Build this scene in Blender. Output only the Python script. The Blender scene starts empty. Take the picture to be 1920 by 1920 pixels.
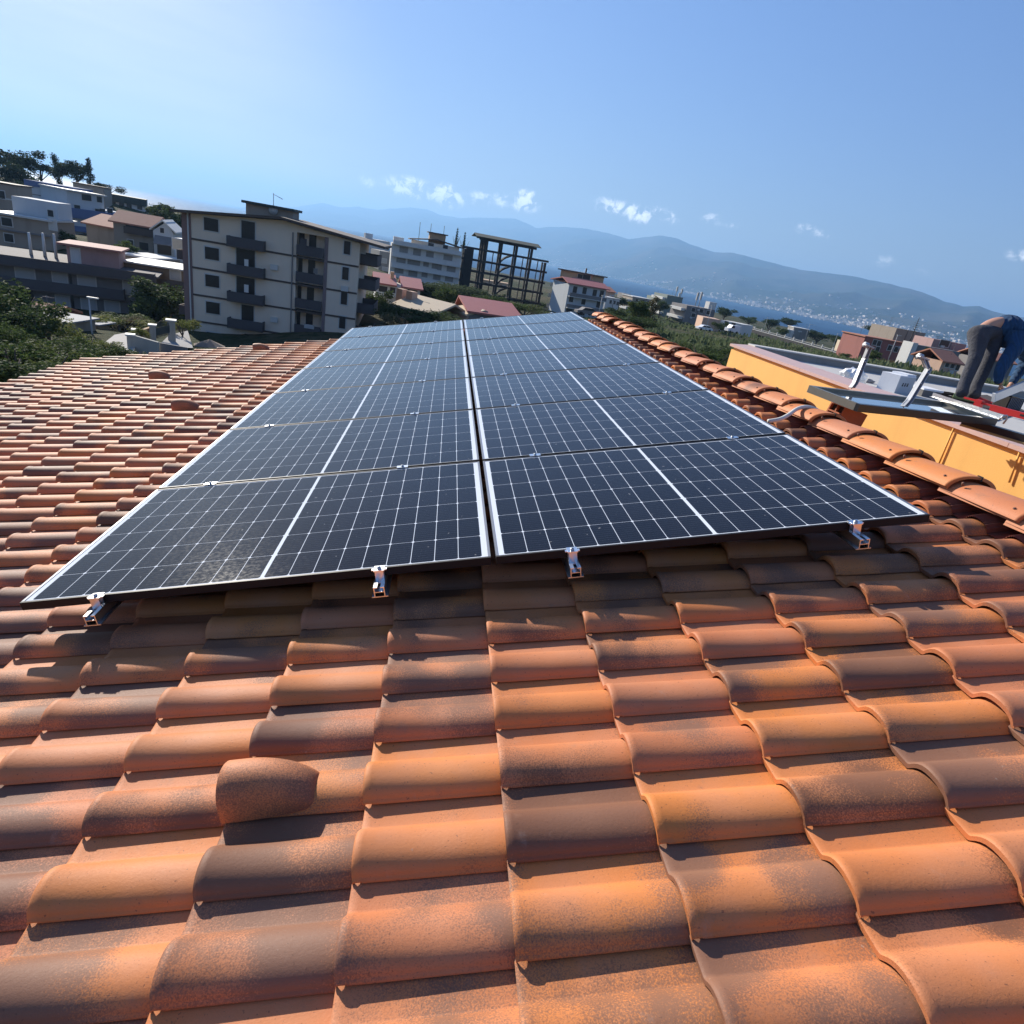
import bpy, bmesh, math, random
from mathutils import Vector, Matrix, noise as mnoise
R = math.radians
rnd = random.Random(7)

# ------------------------------------------------------------------ camera
sc = bpy.context.scene
col = sc.collection
CAM = Vector((1.39777, -2.06441, 1.45112))
RT = Vector((0.98258917, -0.08765936, 0.16381194))
UP = Vector((-0.11620559, 0.39798362, 0.91000291))
FW = Vector((0.14496474, 0.91319487, -0.38086789))
FPX = 1150.5
cam = bpy.data.objects.new('camera', bpy.data.cameras.new('camera'))
col.objects.link(cam)
m = Matrix((RT, UP, -FW)).transposed().to_4x4()
m.translation = CAM
cam.matrix_world = m
cam.data.sensor_width = 36
cam.data.lens = 36 * FPX / 1920
cam.data.clip_start = 0.05
cam.data.clip_end = 80000
sc.camera = cam

# ------------------------------------------------------------------ sky and sun
SUN = Vector((-0.125, 0.205, 0.118)).normalized()
elev = math.asin(SUN.z)
azim = math.atan2(SUN.x, SUN.y)
world = bpy.data.worlds.new('World')
sc.world = world
world.use_nodes = True
nt = world.node_tree
nt.nodes.clear()
def wn(t, **k):
    n = nt.nodes.new(t)
    for a, b in k.items(): setattr(n, a, b)
    return n
out = wn('ShaderNodeOutputWorld'); bg = wn('ShaderNodeBackground')
sky = wn('ShaderNodeTexSky', sky_type='NISHITA', sun_disc=False)
sky.sun_elevation = elev
sky.sun_rotation = azim
sky.altitude = 70
sky.air_density = 1.0
sky.dust_density = 0.2
sky.ozone_density = 2.6
bg.inputs['Strength'].default_value = 0.090
nt.links.new(bg.outputs[0], out.inputs[0])
def wmath(op, a, b=None, clamp=False):
    n = wn('ShaderNodeMath', operation=op, use_clamp=clamp)
    for i, x in enumerate((a, b)):
        if x is None: continue
        if isinstance(x, (int, float)): n.inputs[i].default_value = x
        else: nt.links.new(x, n.inputs[i])
    return n.outputs[0]
tc = wn('ShaderNodeTexCoord')
def ray(px, py):
    return (FW + RT * ((px - 960) / FPX) - UP * ((py - 960) / FPX))
# clouds hang in the sky as soft patches round fixed directions: (x, y, half width, half height, strength)
CLOUDS = [(770, 354, 46, 17, .9), (835, 368, 34, 19, .95), (690, 340, 16, 10, .5), (905, 374, 26, 13, .6), (985, 378, 26, 17, 1.0), (940, 375, 18, 12, .6),
          (1150, 388, 34, 13, .75), (1195, 400, 30, 14, .9), (1240, 405, 28, 13, .85), (1340, 412, 22, 9, .55), (1368, 421, 14, 6, .4),
          (1515, 430, 20, 9, .5), (1545, 440, 18, 8, .45), (1655, 490, 22, 10, .35), (1915, 478, 22, 9, .5), (1735, 510, 14, 6, .25)]
mp = wn('ShaderNodeMapping'); nt.links.new(tc.outputs['Generated'], mp.inputs[0])
nz = wn('ShaderNodeTexNoise'); nz.inputs['Scale'].default_value = 58; nz.inputs['Detail'].default_value = 7; nz.inputs['Roughness'].default_value = .62; nz.inputs['Distortion'].default_value = .6
nt.links.new(mp.outputs[0], nz.inputs['Vector'])
acc = None
for (cx, cy, hw, hh, st) in CLOUDS:
    d = ray(cx, cy).normalized()
    hx = Vector((d.y, -d.x, 0)).normalized()          # horizontal axis of the patch
    hz = hx.cross(d).normalized()
    def dotn(v):
        n = wn('ShaderNodeVectorMath', operation='DOT_PRODUCT'); n.inputs[1].default_value = v
        nt.links.new(tc.outputs['Generated'], n.inputs[0]); return n.outputs['Value']
    a = wmath('DIVIDE', dotn(hx), hw / FPX * .9); b = wmath('DIVIDE', dotn(hz), hh / FPX * .9)
    r2 = wmath('ADD', wmath('MULTIPLY', a, a), wmath('MULTIPLY', b, b))
    g0 = wmath('SUBTRACT', 1.0, wmath('MULTIPLY', r2, .36), True); g = wmath('MULTIPLY', wmath('MULTIPLY', g0, g0), st * 1.55)
    acc = g if acc is None else wmath('MAXIMUM', acc, g)
nfac = wmath('MULTIPLY', wmath('SUBTRACT', nz.outputs['Fac'], .40), 3.4)
cm = wmath('MULTIPLY', acc, nfac)
mr = wn('ShaderNodeMapRange', interpolation_type='SMOOTHSTEP')
mr.inputs['From Min'].default_value = .06; mr.inputs['From Max'].default_value = .75; mr.inputs['To Max'].default_value = .8
nt.links.new(cm, mr.inputs['Value'])
# thin high veil toward the sun
sd = wn('ShaderNodeVectorMath', operation='DOT_PRODUCT'); sd.inputs[1].default_value = ray(-150, 290).normalized()
nt.links.new(tc.outputs['Generated'], sd.inputs[0])
veil = wn('ShaderNodeMapRange', interpolation_type='SMOOTHSTEP')
veil.inputs['From Min'].default_value = .84; veil.inputs['From Max'].default_value = 1.0; veil.inputs['To Max'].default_value = .95
nt.links.new(sd.outputs['Value'], veil.inputs['Value'])
mp2 = wn('ShaderNodeMapping'); mp2.inputs['Scale'].default_value = (1.2, 1.2, 9); mp2.inputs['Rotation'].default_value = (R(8), R(-14), 0)
nt.links.new(tc.outputs['Generated'], mp2.inputs[0])
nz2 = wn('ShaderNodeTexNoise'); nz2.inputs['Scale'].default_value = 1.7; nz2.inputs['Detail'].default_value = 6; nz2.inputs['Roughness'].default_value = .55
nt.links.new(mp2.outputs[0], nz2.inputs['Vector'])
vf = wmath('MULTIPLY', veil.outputs[0], wmath('ADD', wmath('MULTIPLY', nz2.outputs['Fac'], 1.3), -.12, True))
mx0 = wn('ShaderNodeMixRGB'); mx0.inputs[2].default_value = (7.0, 7.2, 7.5, 1)
hs = wn('ShaderNodeHueSaturation'); hs.inputs['Saturation'].default_value = 1.12; tint = wn('ShaderNodeMixRGB', blend_type='MULTIPLY'); tint.inputs[0].default_value = 1; tint.inputs[2].default_value = (1.0, .925, 1.03, 1); nt.links.new(sky.outputs[0], tint.inputs[1]); nt.links.new(tint.outputs[0], hs.inputs['Color'])
bw = wn('ShaderNodeRGBToBW'); nt.links.new(hs.outputs[0], bw.inputs[0])
cmpf = wmath('DIVIDE', 1.62, wmath('ADD', 1.0, wmath('MULTIPLY', bw.outputs[0], .25)))
cmpv = wn('ShaderNodeVectorMath', operation='SCALE'); nt.links.new(hs.outputs[0], cmpv.inputs[0]); nt.links.new(cmpf, cmpv.inputs['Scale'])
nt.links.new(vf, mx0.inputs[0]); nt.links.new(cmpv.outputs[0], mx0.inputs[1])
mx1 = wn('ShaderNodeMixRGB'); mx1.inputs[2].default_value = (14.0, 14.0, 14.4, 1)
nt.links.new(mr.outputs[0], mx1.inputs[0]); nt.links.new(mx0.outputs[0], mx1.inputs[1])
nt.links.new(mx1.outputs[0], bg.inputs['Color'])

sun = bpy.data.objects.new('sun', bpy.data.lights.new('sun', 'SUN'))
col.objects.link(sun)
sun.data.energy = 5.0
sun.data.angle = R(0.53)
sun.data.color = (1.0, .93, .82)
sun.rotation_euler = (-SUN).to_track_quat('-Z', 'Y').to_euler()
sun.location = (0, 0, 60)
sc.view_settings.view_transform = 'Standard'
sc.view_settings.look = 'None'
sc.view_settings.exposure = 0.62
sc.view_settings.gamma = 1
sc.cycles.use_denoising = True
sc.cycles.max_bounces = 8
sc.cycles.transparent_max_bounces = 12

# ------------------------------------------------------------------ helpers
def at_z(px, py, z):
    d = ray(px, py); return CAM + d * ((z - CAM.z) / d.z)
def at_x(px, py, x):
    d = ray(px, py); return CAM + d * ((x - CAM.x) / d.x)
def at_y(px, py, y):
    d = ray(px, py); return CAM + d * ((y - CAM.y) / d.y)
def at_d(px, py, dep):
    return CAM + ray(px, py) * dep

def tag(o, label=None, cat=None, group=None, kind=None):
    if label: o['label'] = label
    if cat: o['category'] = cat
    if group: o['group'] = group
    if kind: o['kind'] = kind
    return o
def empty(name, loc=(0, 0, 0), rz=0):
    o = bpy.data.objects.new(name, None); col.objects.link(o)
    o.location = loc; o.rotation_euler = (0, 0, rz); o.empty_display_size = .2
    return o
def thing(name, label, cat, loc=(0, 0, 0), rz=0, group=None):
    return tag(empty(name, loc, rz), label, cat, group)

class MB:
    """collects faces, builds them as ONE mesh object"""
    def __init__(s):
        s.v = []; s.f = []; s.sm = []; s.mi = []
    def add(s, vs, fs, smooth=False, mi=0, M=None):
        b = len(s.v)
        for p in vs:
            p = Vector(p)
            s.v.append(M @ p if M is not None else p)
        for q in fs:
            s.f.append([b + i for i in q]); s.sm.append(smooth); s.mi.append(mi)
    def box(s, lo, hi, M=None, mi=0):
        x0, y0, z0 = lo; x1, y1, z1 = hi
        s.add([(x0, y0, z0), (x1, y0, z0), (x1, y1, z0), (x0, y1, z0), (x0, y0, z1), (x1, y0, z1), (x1, y1, z1), (x0, y1, z1)],
              [(0, 3, 2, 1), (4, 5, 6, 7), (0, 1, 5, 4), (1, 2, 6, 5), (2, 3, 7, 6), (3, 0, 4, 7)], M=M, mi=mi)
    def poly(s, pts, M=None, mi=0):
        s.add(pts, [tuple(range(len(pts)))], M=M, mi=mi)
    def prism(s, pts, d, M=None, mi=0):
        """polygon pts (3-D) extruded along vector d"""
        n = len(pts); d = Vector(d)
        vs = [Vector(p) for p in pts] + [Vector(p) + d for p in pts]
        fs = [tuple(reversed(range(n))), tuple(range(n, 2 * n))]
        fs += [(i, (i + 1) % n, n + (i + 1) % n, n + i) for i in range(n)]
        s.add(vs, fs, M=M, mi=mi)
    def tube(s, path, r, n=8, M=None, mi=0, cap=True):
        path = [Vector(p) for p in path]
        rs = r if isinstance(r, (list, tuple)) else [r] * len(path)
        vs = []; fs = []; prev = None
        for i, p in enumerate(path):
            t = (path[min(i + 1, len(path) - 1)] - path[max(i - 1, 0)]).normalized()
            a = Vector((0, 0, 1)) if abs(t.z) < .9 else Vector((1, 0, 0))
            if prev is None: x = t.cross(a).normalized()
            else: x = (prev - t * prev.dot(t)).normalized()
            prev = x; y = t.cross(x)
            for k in range(n):
                an = 2 * math.pi * k / n
                vs.append(p + (x * math.cos(an) + y * math.sin(an)) * rs[i])
        for i in range(len(path) - 1):
            for k in range(n):
                a = i * n + k; b = i * n + (k + 1) % n
                fs.append((a, b, b + n, a + n))
        if cap:
            fs.append(tuple(reversed(range(n)))); fs.append(tuple(range(len(vs) - n, len(vs))))
        s.add(vs, fs, smooth=True, M=M, mi=mi)
    def bar(s, a, b, w, h, up=(0, 0, 1), M=None, mi=0):
        a = Vector(a); b = Vector(b); t = (b - a).normalized(); u = Vector(up)
        x = t.cross(u).normalized() * (w / 2); y = x.normalized().cross(t).normalized() * (h / 2)
        vs = [a - x - y, a + x - y, a + x + y, a - x + y, b - x - y, b + x - y, b + x + y, b - x + y]
        s.add(vs, [(0, 3, 2, 1), (4, 5, 6, 7), (0, 1, 5, 4), (1, 2, 6, 5), (2, 3, 7, 6), (3, 0, 4, 7)], M=M, mi=mi)
    def build(s, name, mat, parent=None, uv=None, colr=None):
        me = bpy.data.meshes.new(name)
        me.from_pydata([tuple(p) for p in s.v], [], s.f)
        mats = mat if isinstance(mat, (list, tuple)) else [mat]
        for q in mats: me.materials.append(q)
        me.polygons.foreach_set('use_smooth', s.sm)
        me.polygons.foreach_set('material_index', s.mi)
        if uv is not None:
            l = me.uv_layers.new(name='UVMap')
            for i, lp in enumerate(me.loops): l.data[i].uv = uv[lp.vertex_index]
        if colr is not None:
            a = me.color_attributes.new('tcol', 'FLOAT_COLOR', 'POINT')
            flat = []
            for c in colr: flat += [c[0], c[1], c[2], 1]
            a.data.foreach_set('color', flat)
        me.update()
        o = bpy.data.objects.new(name, me); col.objects.link(o)
        if parent: o.parent = parent
        return o

# ------------------------------------------------------------------ materials
class NT:
    def __init__(s, name):
        s.m = bpy.data.materials.new(name); s.m.use_nodes = True
        s.t = s.m.node_tree; s.t.nodes.clear()
        s.out = s.n('ShaderNodeOutputMaterial'); s.b = s.n('ShaderNodeBsdfPrincipled')
        s.t.links.new(s.b.outputs[0], s.out.inputs[0])
    def n(s, t, **k):
        q = s.t.nodes.new(t)
        for a, b in k.items(): setattr(q, a, b)
        return q
    def l(s, a, b): s.t.links.new(a, b)
    def inp(s, i, x):
        if hasattr(x, 'links') or hasattr(x, 'is_linked'): s.l(x, i)
        elif isinstance(x, tuple) and len(x) == 3 and i.type == 'RGBA': i.default_value = (*x, 1)
        else: i.default_value = x
    def math(s, op, a, b=0.0, c=None, clamp=False):
        q = s.n('ShaderNodeMath', operation=op, use_clamp=clamp)
        s.inp(q.inputs[0], a); s.inp(q.inputs[1], b)
        if c is not None: s.inp(q.inputs[2], c)
        return q.outputs[0]
    def mix(s, f, a, b, mode='MIX'):
        q = s.n('ShaderNodeMixRGB', blend_type=mode)
        s.inp(q.inputs[0], f); s.inp(q.inputs[1], a); s.inp(q.inputs[2], b); return q.outputs[0]
    def noise(s, vec, scale, detail=4, rough=.55, dist=0):
        q = s.n('ShaderNodeTexNoise'); q.inputs['Scale'].default_value = scale; q.inputs['Detail'].default_value = detail
        q.inputs['Roughness'].default_value = rough; q.inputs['Distortion'].default_value = dist
        if vec is not None: s.l(vec, q.inputs['Vector'])
        return q.outputs['Fac']
    def ramp(s, f, lo, hi, a=0.0, b=1.0):
        q = s.n('ShaderNodeMapRange', interpolation_type='SMOOTHSTEP')
        s.inp(q.inputs['Value'], f); q.inputs['From Min'].default_value = lo; q.inputs['From Max'].default_value = hi
        q.inputs['To Min'].default_value = a; q.inputs['To Max'].default_value = b
        return q.outputs[0]
    def bump(s, h, strength=.3, dist=.01):
        q = s.n('ShaderNodeBump'); q.inputs['Strength'].default_value = strength; q.inputs['Distance'].default_value = dist
        s.l(h, q.inputs['Height']); s.l(q.outputs[0], s.b.inputs['Normal'])
    def set(s, **k):
        names = {'color': 'Base Color', 'rough': 'Roughness', 'metal': 'Metallic', 'ior': 'IOR', 'coat': 'Coat Weight', 'coatr': 'Coat Roughness',
                 'spec': 'Specular IOR Level', 'sheen': 'Sheen Weight', 'trans': 'Transmission Weight', 'alpha': 'Alpha', 'sss': 'Subsurface Weight'}
        for a, b in k.items(): s.inp(s.b.inputs[names[a]], b)
        return s.m

def plain(name, c, rough=.6, metal=0.0, spec=.5, var=.12, scale=6.0, bump=0.0, bscale=40, grime=0.0):
    q = NT(name); co = q.n('ShaderNodeTexCoord').outputs['Object']
    oi = q.n('ShaderNodeObjectInfo')
    f = q.noise(co, scale, 5, .6)
    k = q.math('MULTIPLY_ADD', f, var * 2, 1 - var)
    colr = q.mix(1.0, c, q.n('ShaderNodeCombineXYZ').outputs[0], 'MULTIPLY') if False else None
    v = q.n('ShaderNodeVectorMath', operation='SCALE'); v.inputs[0].default_value = c; q.l(k, v.inputs['Scale'])
    cc = v.outputs[0]
    if grime:
        mp = q.n('ShaderNodeMapping'); mp.inputs['Scale'].default_value = (1.3, 1.3, .22); q.l(co, mp.inputs[0])
        g = q.ramp(q.noise(mp.outputs[0], scale * .8, 6, .65), .48, .75, 0, grime)
        cc = q.mix(g, cc, tuple(x * .38 for x in c))
    q.set(color=cc, rough=rough, metal=metal, spec=spec)
    if bump: q.bump(q.noise(co, bscale, 4, .6), bump, .01)
    return q.m

def tile_material():
    q = NT('clay_tile')
    uv = q.n('ShaderNodeUVMap'); uv.uv_map = 'UVMap'
    at = q.n('ShaderNodeAttribute'); at.attribute_name = 'tcol'
    sp = q.n('ShaderNodeSeparateColor'); q.l(at.outputs['Color'], sp.inputs[0])
    off = q.n('ShaderNodeVectorMath', operation='MULTIPLY_ADD'); off.inputs[1].default_value = (61, 47, 83)
    q.l(at.outputs['Color'], off.inputs[0]); q.l(uv.outputs[0], off.inputs[2])
    co = q.n('ShaderNodeTexCoord').outputs['Object']
    # clay body: from pale salmon to strong orange, tile by tile
    body = q.mix(sp.outputs[0], (.58, .195, .082), (.73, .240, .052))
    body = q.mix(q.ramp(q.noise(off.outputs[0], .9, 3), .35, .75, 0, .55), body, (.62, .27, .145))
    # smoky flashing
    n1 = q.noise(off.outputs[0], .85, 2, .45, .1)
    grain = q.noise(co, 260, 3, .7)
    bias = q.math('MULTIPLY_ADD', sp.outputs[1], .36, -.225)
    nn = q.math('ADD', q.math('ADD', n1, bias), q.math('MULTIPLY_ADD', grain, .5, -.25))
    mask = q.ramp(nn, .44, .62, 0, .85)
    smoke = q.mix(sp.outputs[2], (.105, .056, .038), (.18, .110, .080))
    c = q.mix(mask, body, smoke)
    # mineral bloom and dark specks
    c = q.mix(q.ramp(q.noise(off.outputs[0], 2.6, 5, .7), .62, .8, 0, .28), c, (.52, .40, .32))
    c = q.mix(q.ramp(q.noise(co, 150, 2, .5), .66, .74, 0, .6), c, (.10, .05, .035))
    c = q.mix(q.ramp(q.noise(co, 9, 6, .75), .56, .72, 0, .35), c, (.30, .17, .11))
    c = q.mix(q.ramp(q.noise(co, 60, 3, .6), .72, .80, 0, .45), c, (.50, .43, .34))
    c = q.mix(q.math('MULTIPLY', grain, .35), c, tuple(x * .55 for x in (.62, .25, .12)))
    q.set(color=c, rough=q.math('MULTIPLY_ADD', grain, .2, .52), spec=.3)
    h = q.math('ADD', q.math('MULTIPLY', q.noise(co, 120, 5, .65), 1.0), q.math('MULTIPLY', q.noise(co, 420, 3, .6), .5))
    q.bump(h, .22, .003)
    return q.m

def panel_material():
    q = NT('solar_cells')
    uv = q.n('ShaderNodeUVMap'); uv.uv_map = 'UVMap'
    s = q.n('ShaderNodeSeparateXYZ'); q.l(uv.outputs[0], s.inputs[0])
    U, V = s.outputs[0], s.outputs[1]
    # mirror about the middle of the long side
    a = q.math('SUBTRACT', q.math('ABSOLUTE', q.math('SUBTRACT', U, .861)), .0065)     # 0 at the centre bar
    pu, pv = .0914, .1832  # tight pitch widens the white end margins, standing in for glare on frame lips
    v0 = q.math('SUBTRACT', V, .0175)
    fu = q.math('MULTIPLY', q.math('PINGPONG', a, pu / 2), 1.0)     # distance to the nearest long gap
    fv = q.math('PINGPONG', v0, pv / 2)
    lu = q.math('LESS_THAN', fu, .00115)
    lv = q.math('LESS_THAN', fv, .00075)
    dia = q.math('LESS_THAN', q.math('ADD', fu, fv), .0078)
    # chamfers sit on every second gap only
    out1 = q.math('LESS_THAN', a, 0.0)
    out2 = q.math('GREATER_THAN', a, pu * 9 - .0003)
    out3 = q.math('LESS_THAN', v0, 0.0); out4 = q.math('GREATER_THAN', v0, pv * 6)
    line = None
    for x in (lu, lv, dia, out1, out2, out3, out4):
        line = x if line is None else q.math('MAXIMUM', line, x)
    bus = q.math('LESS_THAN', q.math('PINGPONG', v0, pv / 20), .0003)
    co = q.n('ShaderNodeTexCoord').outputs['Object']
    cellid = q.n('ShaderNodeTexNoise'); 
    snap = q.n('ShaderNodeCombineXYZ')
    q.l(q.math('FLOOR', q.math('DIVIDE', a, pu)), snap.inputs[0]); q.l(q.math('FLOOR', q.math('DIVIDE', v0, pv)), snap.inputs[1])
    wnz = q.n('ShaderNodeTexWhiteNoise'); q.l(snap.outputs[0], wnz.inputs['Vector'])
    cell = q.mix(wnz.outputs['Value'], (.0035, .0045, .0085), (.006, .007, .012))
    cell = q.mix(q.math('MULTIPLY', bus, .35), cell, (.25, .26, .28))
    c = q.mix(line, cell, (.74, .77, .80))
    dust = q.ramp(q.noise(co, 95, 3, .7), .63, .78, 0, .10)
    c = q.mix(dust, c, (.45, .42, .38))
    spots = q.ramp(q.noise(co, 38, 2, .5), .735, .76, 0, .35)
    c = q.mix(spots, c, (.50, .48, .44))
    film = q.ramp(q.noise(co, 1.8, 4, .6), .3, .8, .001, .008)
    c = q.mix(film, c, (.5, .48, .45))
    q.set(color=c, rough=q.ramp(q.noise(co, 60, 3), .3, .7, .055, .10), ior=1.31, spec=.36, sheen=.07)
    q.b.inputs['Sheen Roughness'].default_value = .35
    q.bump(q.noise(co, 700, 2, .5), .05, .0008)
    return q.m

MAT = {}
MAT['tile'] = tile_material()
MAT['cells'] = panel_material()
MAT['black_alu'] = plain('black_anodised_frame', (.012, .012, .014), .28, 0.9, .5, .1)
MAT['black_and_shade'] = plain('black_metal_and_shade', (.016, .016, .018), .34, 0, .6, .1)
MAT['alu'] = plain('bare_aluminium', (.80, .80, .80), .28, 1.0, .5, .06, 30)
MAT['steel'] = plain('galvanised_steel', (.52, .54, .56), .42, .85, .5, .12, 20)
MAT['dark'] = plain('dark_gap', (.03, .025, .022), .9)

# ------------------------------------------------------------------ our roof frame: u up the slope, v along the ridge, w off the surface
TH = 0.22797788
EU = Vector((math.cos(TH), 0, math.sin(TH))); EV = Vector((0, 1, 0)); EW = Vector((-math.sin(TH), 0, math.cos(TH)))
ROOF = Matrix((EU, EV, EW)).transposed().to_4x4()
def P(u, v, w): return EU * u + EV * v + EW * w

COURSE, PITCH = .3465, .209
PROF = [(0.0, .011), (0.0, .0165), (.0040, .0178), (.0065, .0250), (.012, .0345), (.022, .0430), (.036, .0495), (.052, .0528), (.070, .0532), (.086, .0512),
        (.101, .0460), (.114, .0378), (.124, .0285), (.132, .0195), (.139, .0115), (.1435, .0068), (.149, .0055), (.180, .0050), (.205, .0052), (.228, .0062)]
LONG = [(0.0, -.0045), (.0035, -.0010), (.008, 0), (.021, 0), (.025, -.0028), (.20, -.0030), (.415, -.0030)]
def add_tile(mb, uvs, cols, u0, v0, wbase, rng, Mx=None, lmax=1.0):
    c = (rng.random(), rng.random(), rng.random())
    du = rng.uniform(-.003, .003); dv = rng.uniform(-.0015, .0015); dw = rng.uniform(-.0012, .0022); yaw = rng.uniform(-.006, .006)
    n = len(PROF); vs = []; uv = []
    for (ul, dh) in LONG:
        ul = min(ul, lmax)
        t = ul / .415
        lift = .021 * (1 - t) - .004 * t
        hs = 1 - .17 * t
        for (vl, h) in PROF:
            hh = h * hs + dh * (1 if vl < .14 else .5)
            x = u0 + du + ul - yaw * vl; y = v0 + dv + vl + yaw * ul + (.004 * t if vl < .14 else 0)
            vs.append(Vector((x, y, wbase + dw + lift + hh))); uv.append((ul / .35 * 1.6 + .001, vl / .21))
    fs = []
    for i in range(len(LONG) - 1):
        for j in range(n - 1):
            a = i * n + j
            fs.append((a, a + n, a + n + 1, a + 1))
    mb.add(vs, fs, smooth=True, M=Mx); uvs += uv; cols += [c] * len(vs)
    # front lip: its own vertices, so that the edge stays crisp
    vs2 = []; uv2 = []
    for j, (vl, h) in enumerate(PROF):
        p = vs[j]; vs2.append(p.copy()); uv2.append(uv[j])
    for j, (vl, h) in enumerate(PROF):
        p = vs[j].copy(); p.z -= .0145 if j > 1 else .004
        p.y += .003 if j < 5 else 0
        vs2.append(p); uv2.append(uv[j])
    mb.add(vs2, [(j, j + 1, n + j + 1, n + j) for j in range(n - 1)], M=Mx); uvs += uv2; cols += [c] * len(vs2)

house = thing('house', 'house with the orange clay tile roof in the foreground that carries the solar panels', 'house')
U0 = 1.335; V0 = -.490; RIDGE_U = 4.03
W0 = -.14 - .0528 - .021
VENTS = {(-1, -2): None}
# vent positions as (course, roll)
def near_cr(u, v): return (round((u - U0) / COURSE), round((v - V0) / PITCH))
VENTS = [near_cr(.99, -.905), near_cr(-1.10, 4.0), near_cr(-2.14, 5.87), near_cr(-1.50, 7.65)]
rng = random.Random(21)
mb = MB(); uvs = []; cols = []
JMIN = -19; JMAX = 41
for k in range(-16, 8):
    for j in range(JMIN, JMAX + 1):
        if (k, j) in VENTS: continue
        add_tile(mb, uvs, cols, U0 + k * COURSE, V0 + j * PITCH, W0, rng, lmax=RIDGE_U - .015 - (U0 + k * COURSE))
roof = mb.build('roof', MAT['tile'], house, uvs, cols)
roof.matrix_local = ROOF
# the far slope beyond the ridge
RIDGE_U = 4.03
rp = P(RIDGE_U, 0, 0)
SL2 = Matrix.Translation(Vector((rp.x * 2, 0, 0))) @ Matrix.Diagonal((-1, 1, 1, 1)) @ ROOF
mb = MB(); uvs = []; cols = []
for k in range(1, 8):
    for j in range(JMIN, JMAX + 1):
        add_tile(mb, uvs, cols, U0 + k * COURSE, V0 + j * PITCH, W0, rng, lmax=RIDGE_U - .015 - (U0 + k * COURSE))
for q in mb.f: q.reverse()
r2 = mb.build('roof', MAT['tile'], house, uvs, cols)
r2.matrix_local = SL2
# vent tiles
for (k, j) in VENTS:
    vt = MB(); uvs = []; cols = []
    add_tile(vt, uvs, cols, U0 + k * COURSE, V0 + j * PITCH, W0, rng)
    c = (.45, .78, .35)
    N = 22; us = [0, .004, .03, .055, .075, .09, .105, .12, .135, .148, .16, .171, .181, .19, .199, .207, .214, .219, .223, .225]
    vs = []; uv = []
    for ui, u in enumerate(us):
        t = min(1, max(0, (u - .05) / .175)); g = (1 - t * t) ** .62
        for i in range(N + 1):
            an = math.pi * i / N
            yy = .064 - math.cos(an) * (.071 - .024 * (1 - g)); 
            hh = math.sin(an) ** (.62 + .3 * (1 - g)) * (.020 + .088 * g) - (.003 if ui == 0 else 0)
            vs.append((U0 + k * COURSE + u - .006, V0 + j * PITCH + yy, W0 + .019 + .012 + hh)); uv.append((u * 3 + .2, i / N))
    n = N + 1
    fs = [(i * n + q, (i + 1) * n + q, (i + 1) * n + q + 1, i * n + q + 1) for i in range(len(us) - 1) for q in range(N)]
    vt.add(vs, fs, smooth=True); uvs += uv; cols += [c] * len(vs)
    # open mouth: a rim and a recessed back
    vs = []; 
    for i in range(N + 1):
        p = Vector(vs0) if False else Vector((0, 0, 0))
    rim = [Vector((U0 + k * COURSE - .006, V0 + j * PITCH + .064 - math.cos(math.pi * i / N) * .071, W0 + .028 + math.sin(math.pi * i / N) ** .62 * .108)) for i in range(N + 1)]
    ctr = Vector((0, V0 + j * PITCH + .064, W0 + .045))
    inn = []
    for p in rim:
        q = p.copy(); q.y = ctr.y + (p.y - ctr.y) * .86; q.z = ctr.z + (p.z - ctr.z) * .86; inn.append(q)
    vt.add(rim + inn, [(i, i + 1, n + i + 1, n + i) for i in range(N)]); cols += [c] * (2 * n); uvs += [(.2, .2)] * (2 * n)
    deep = [Vector((p.x + .03, p.y, p.z)) for p in inn]
    vt.add(inn + deep, [(i, i + 1, n + i + 1, n + i) for i in range(N)]); cols += [c] * (2 * n); uvs += [(.2, .2)] * (2 * n)
    vt.add(deep, [tuple(range(n))]); cols += [c] * n; uvs += [(.2, .2)] * n
    o = vt.build('vent_tile', MAT['tile'], house, uvs, cols); o.matrix_local = ROOF

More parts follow.
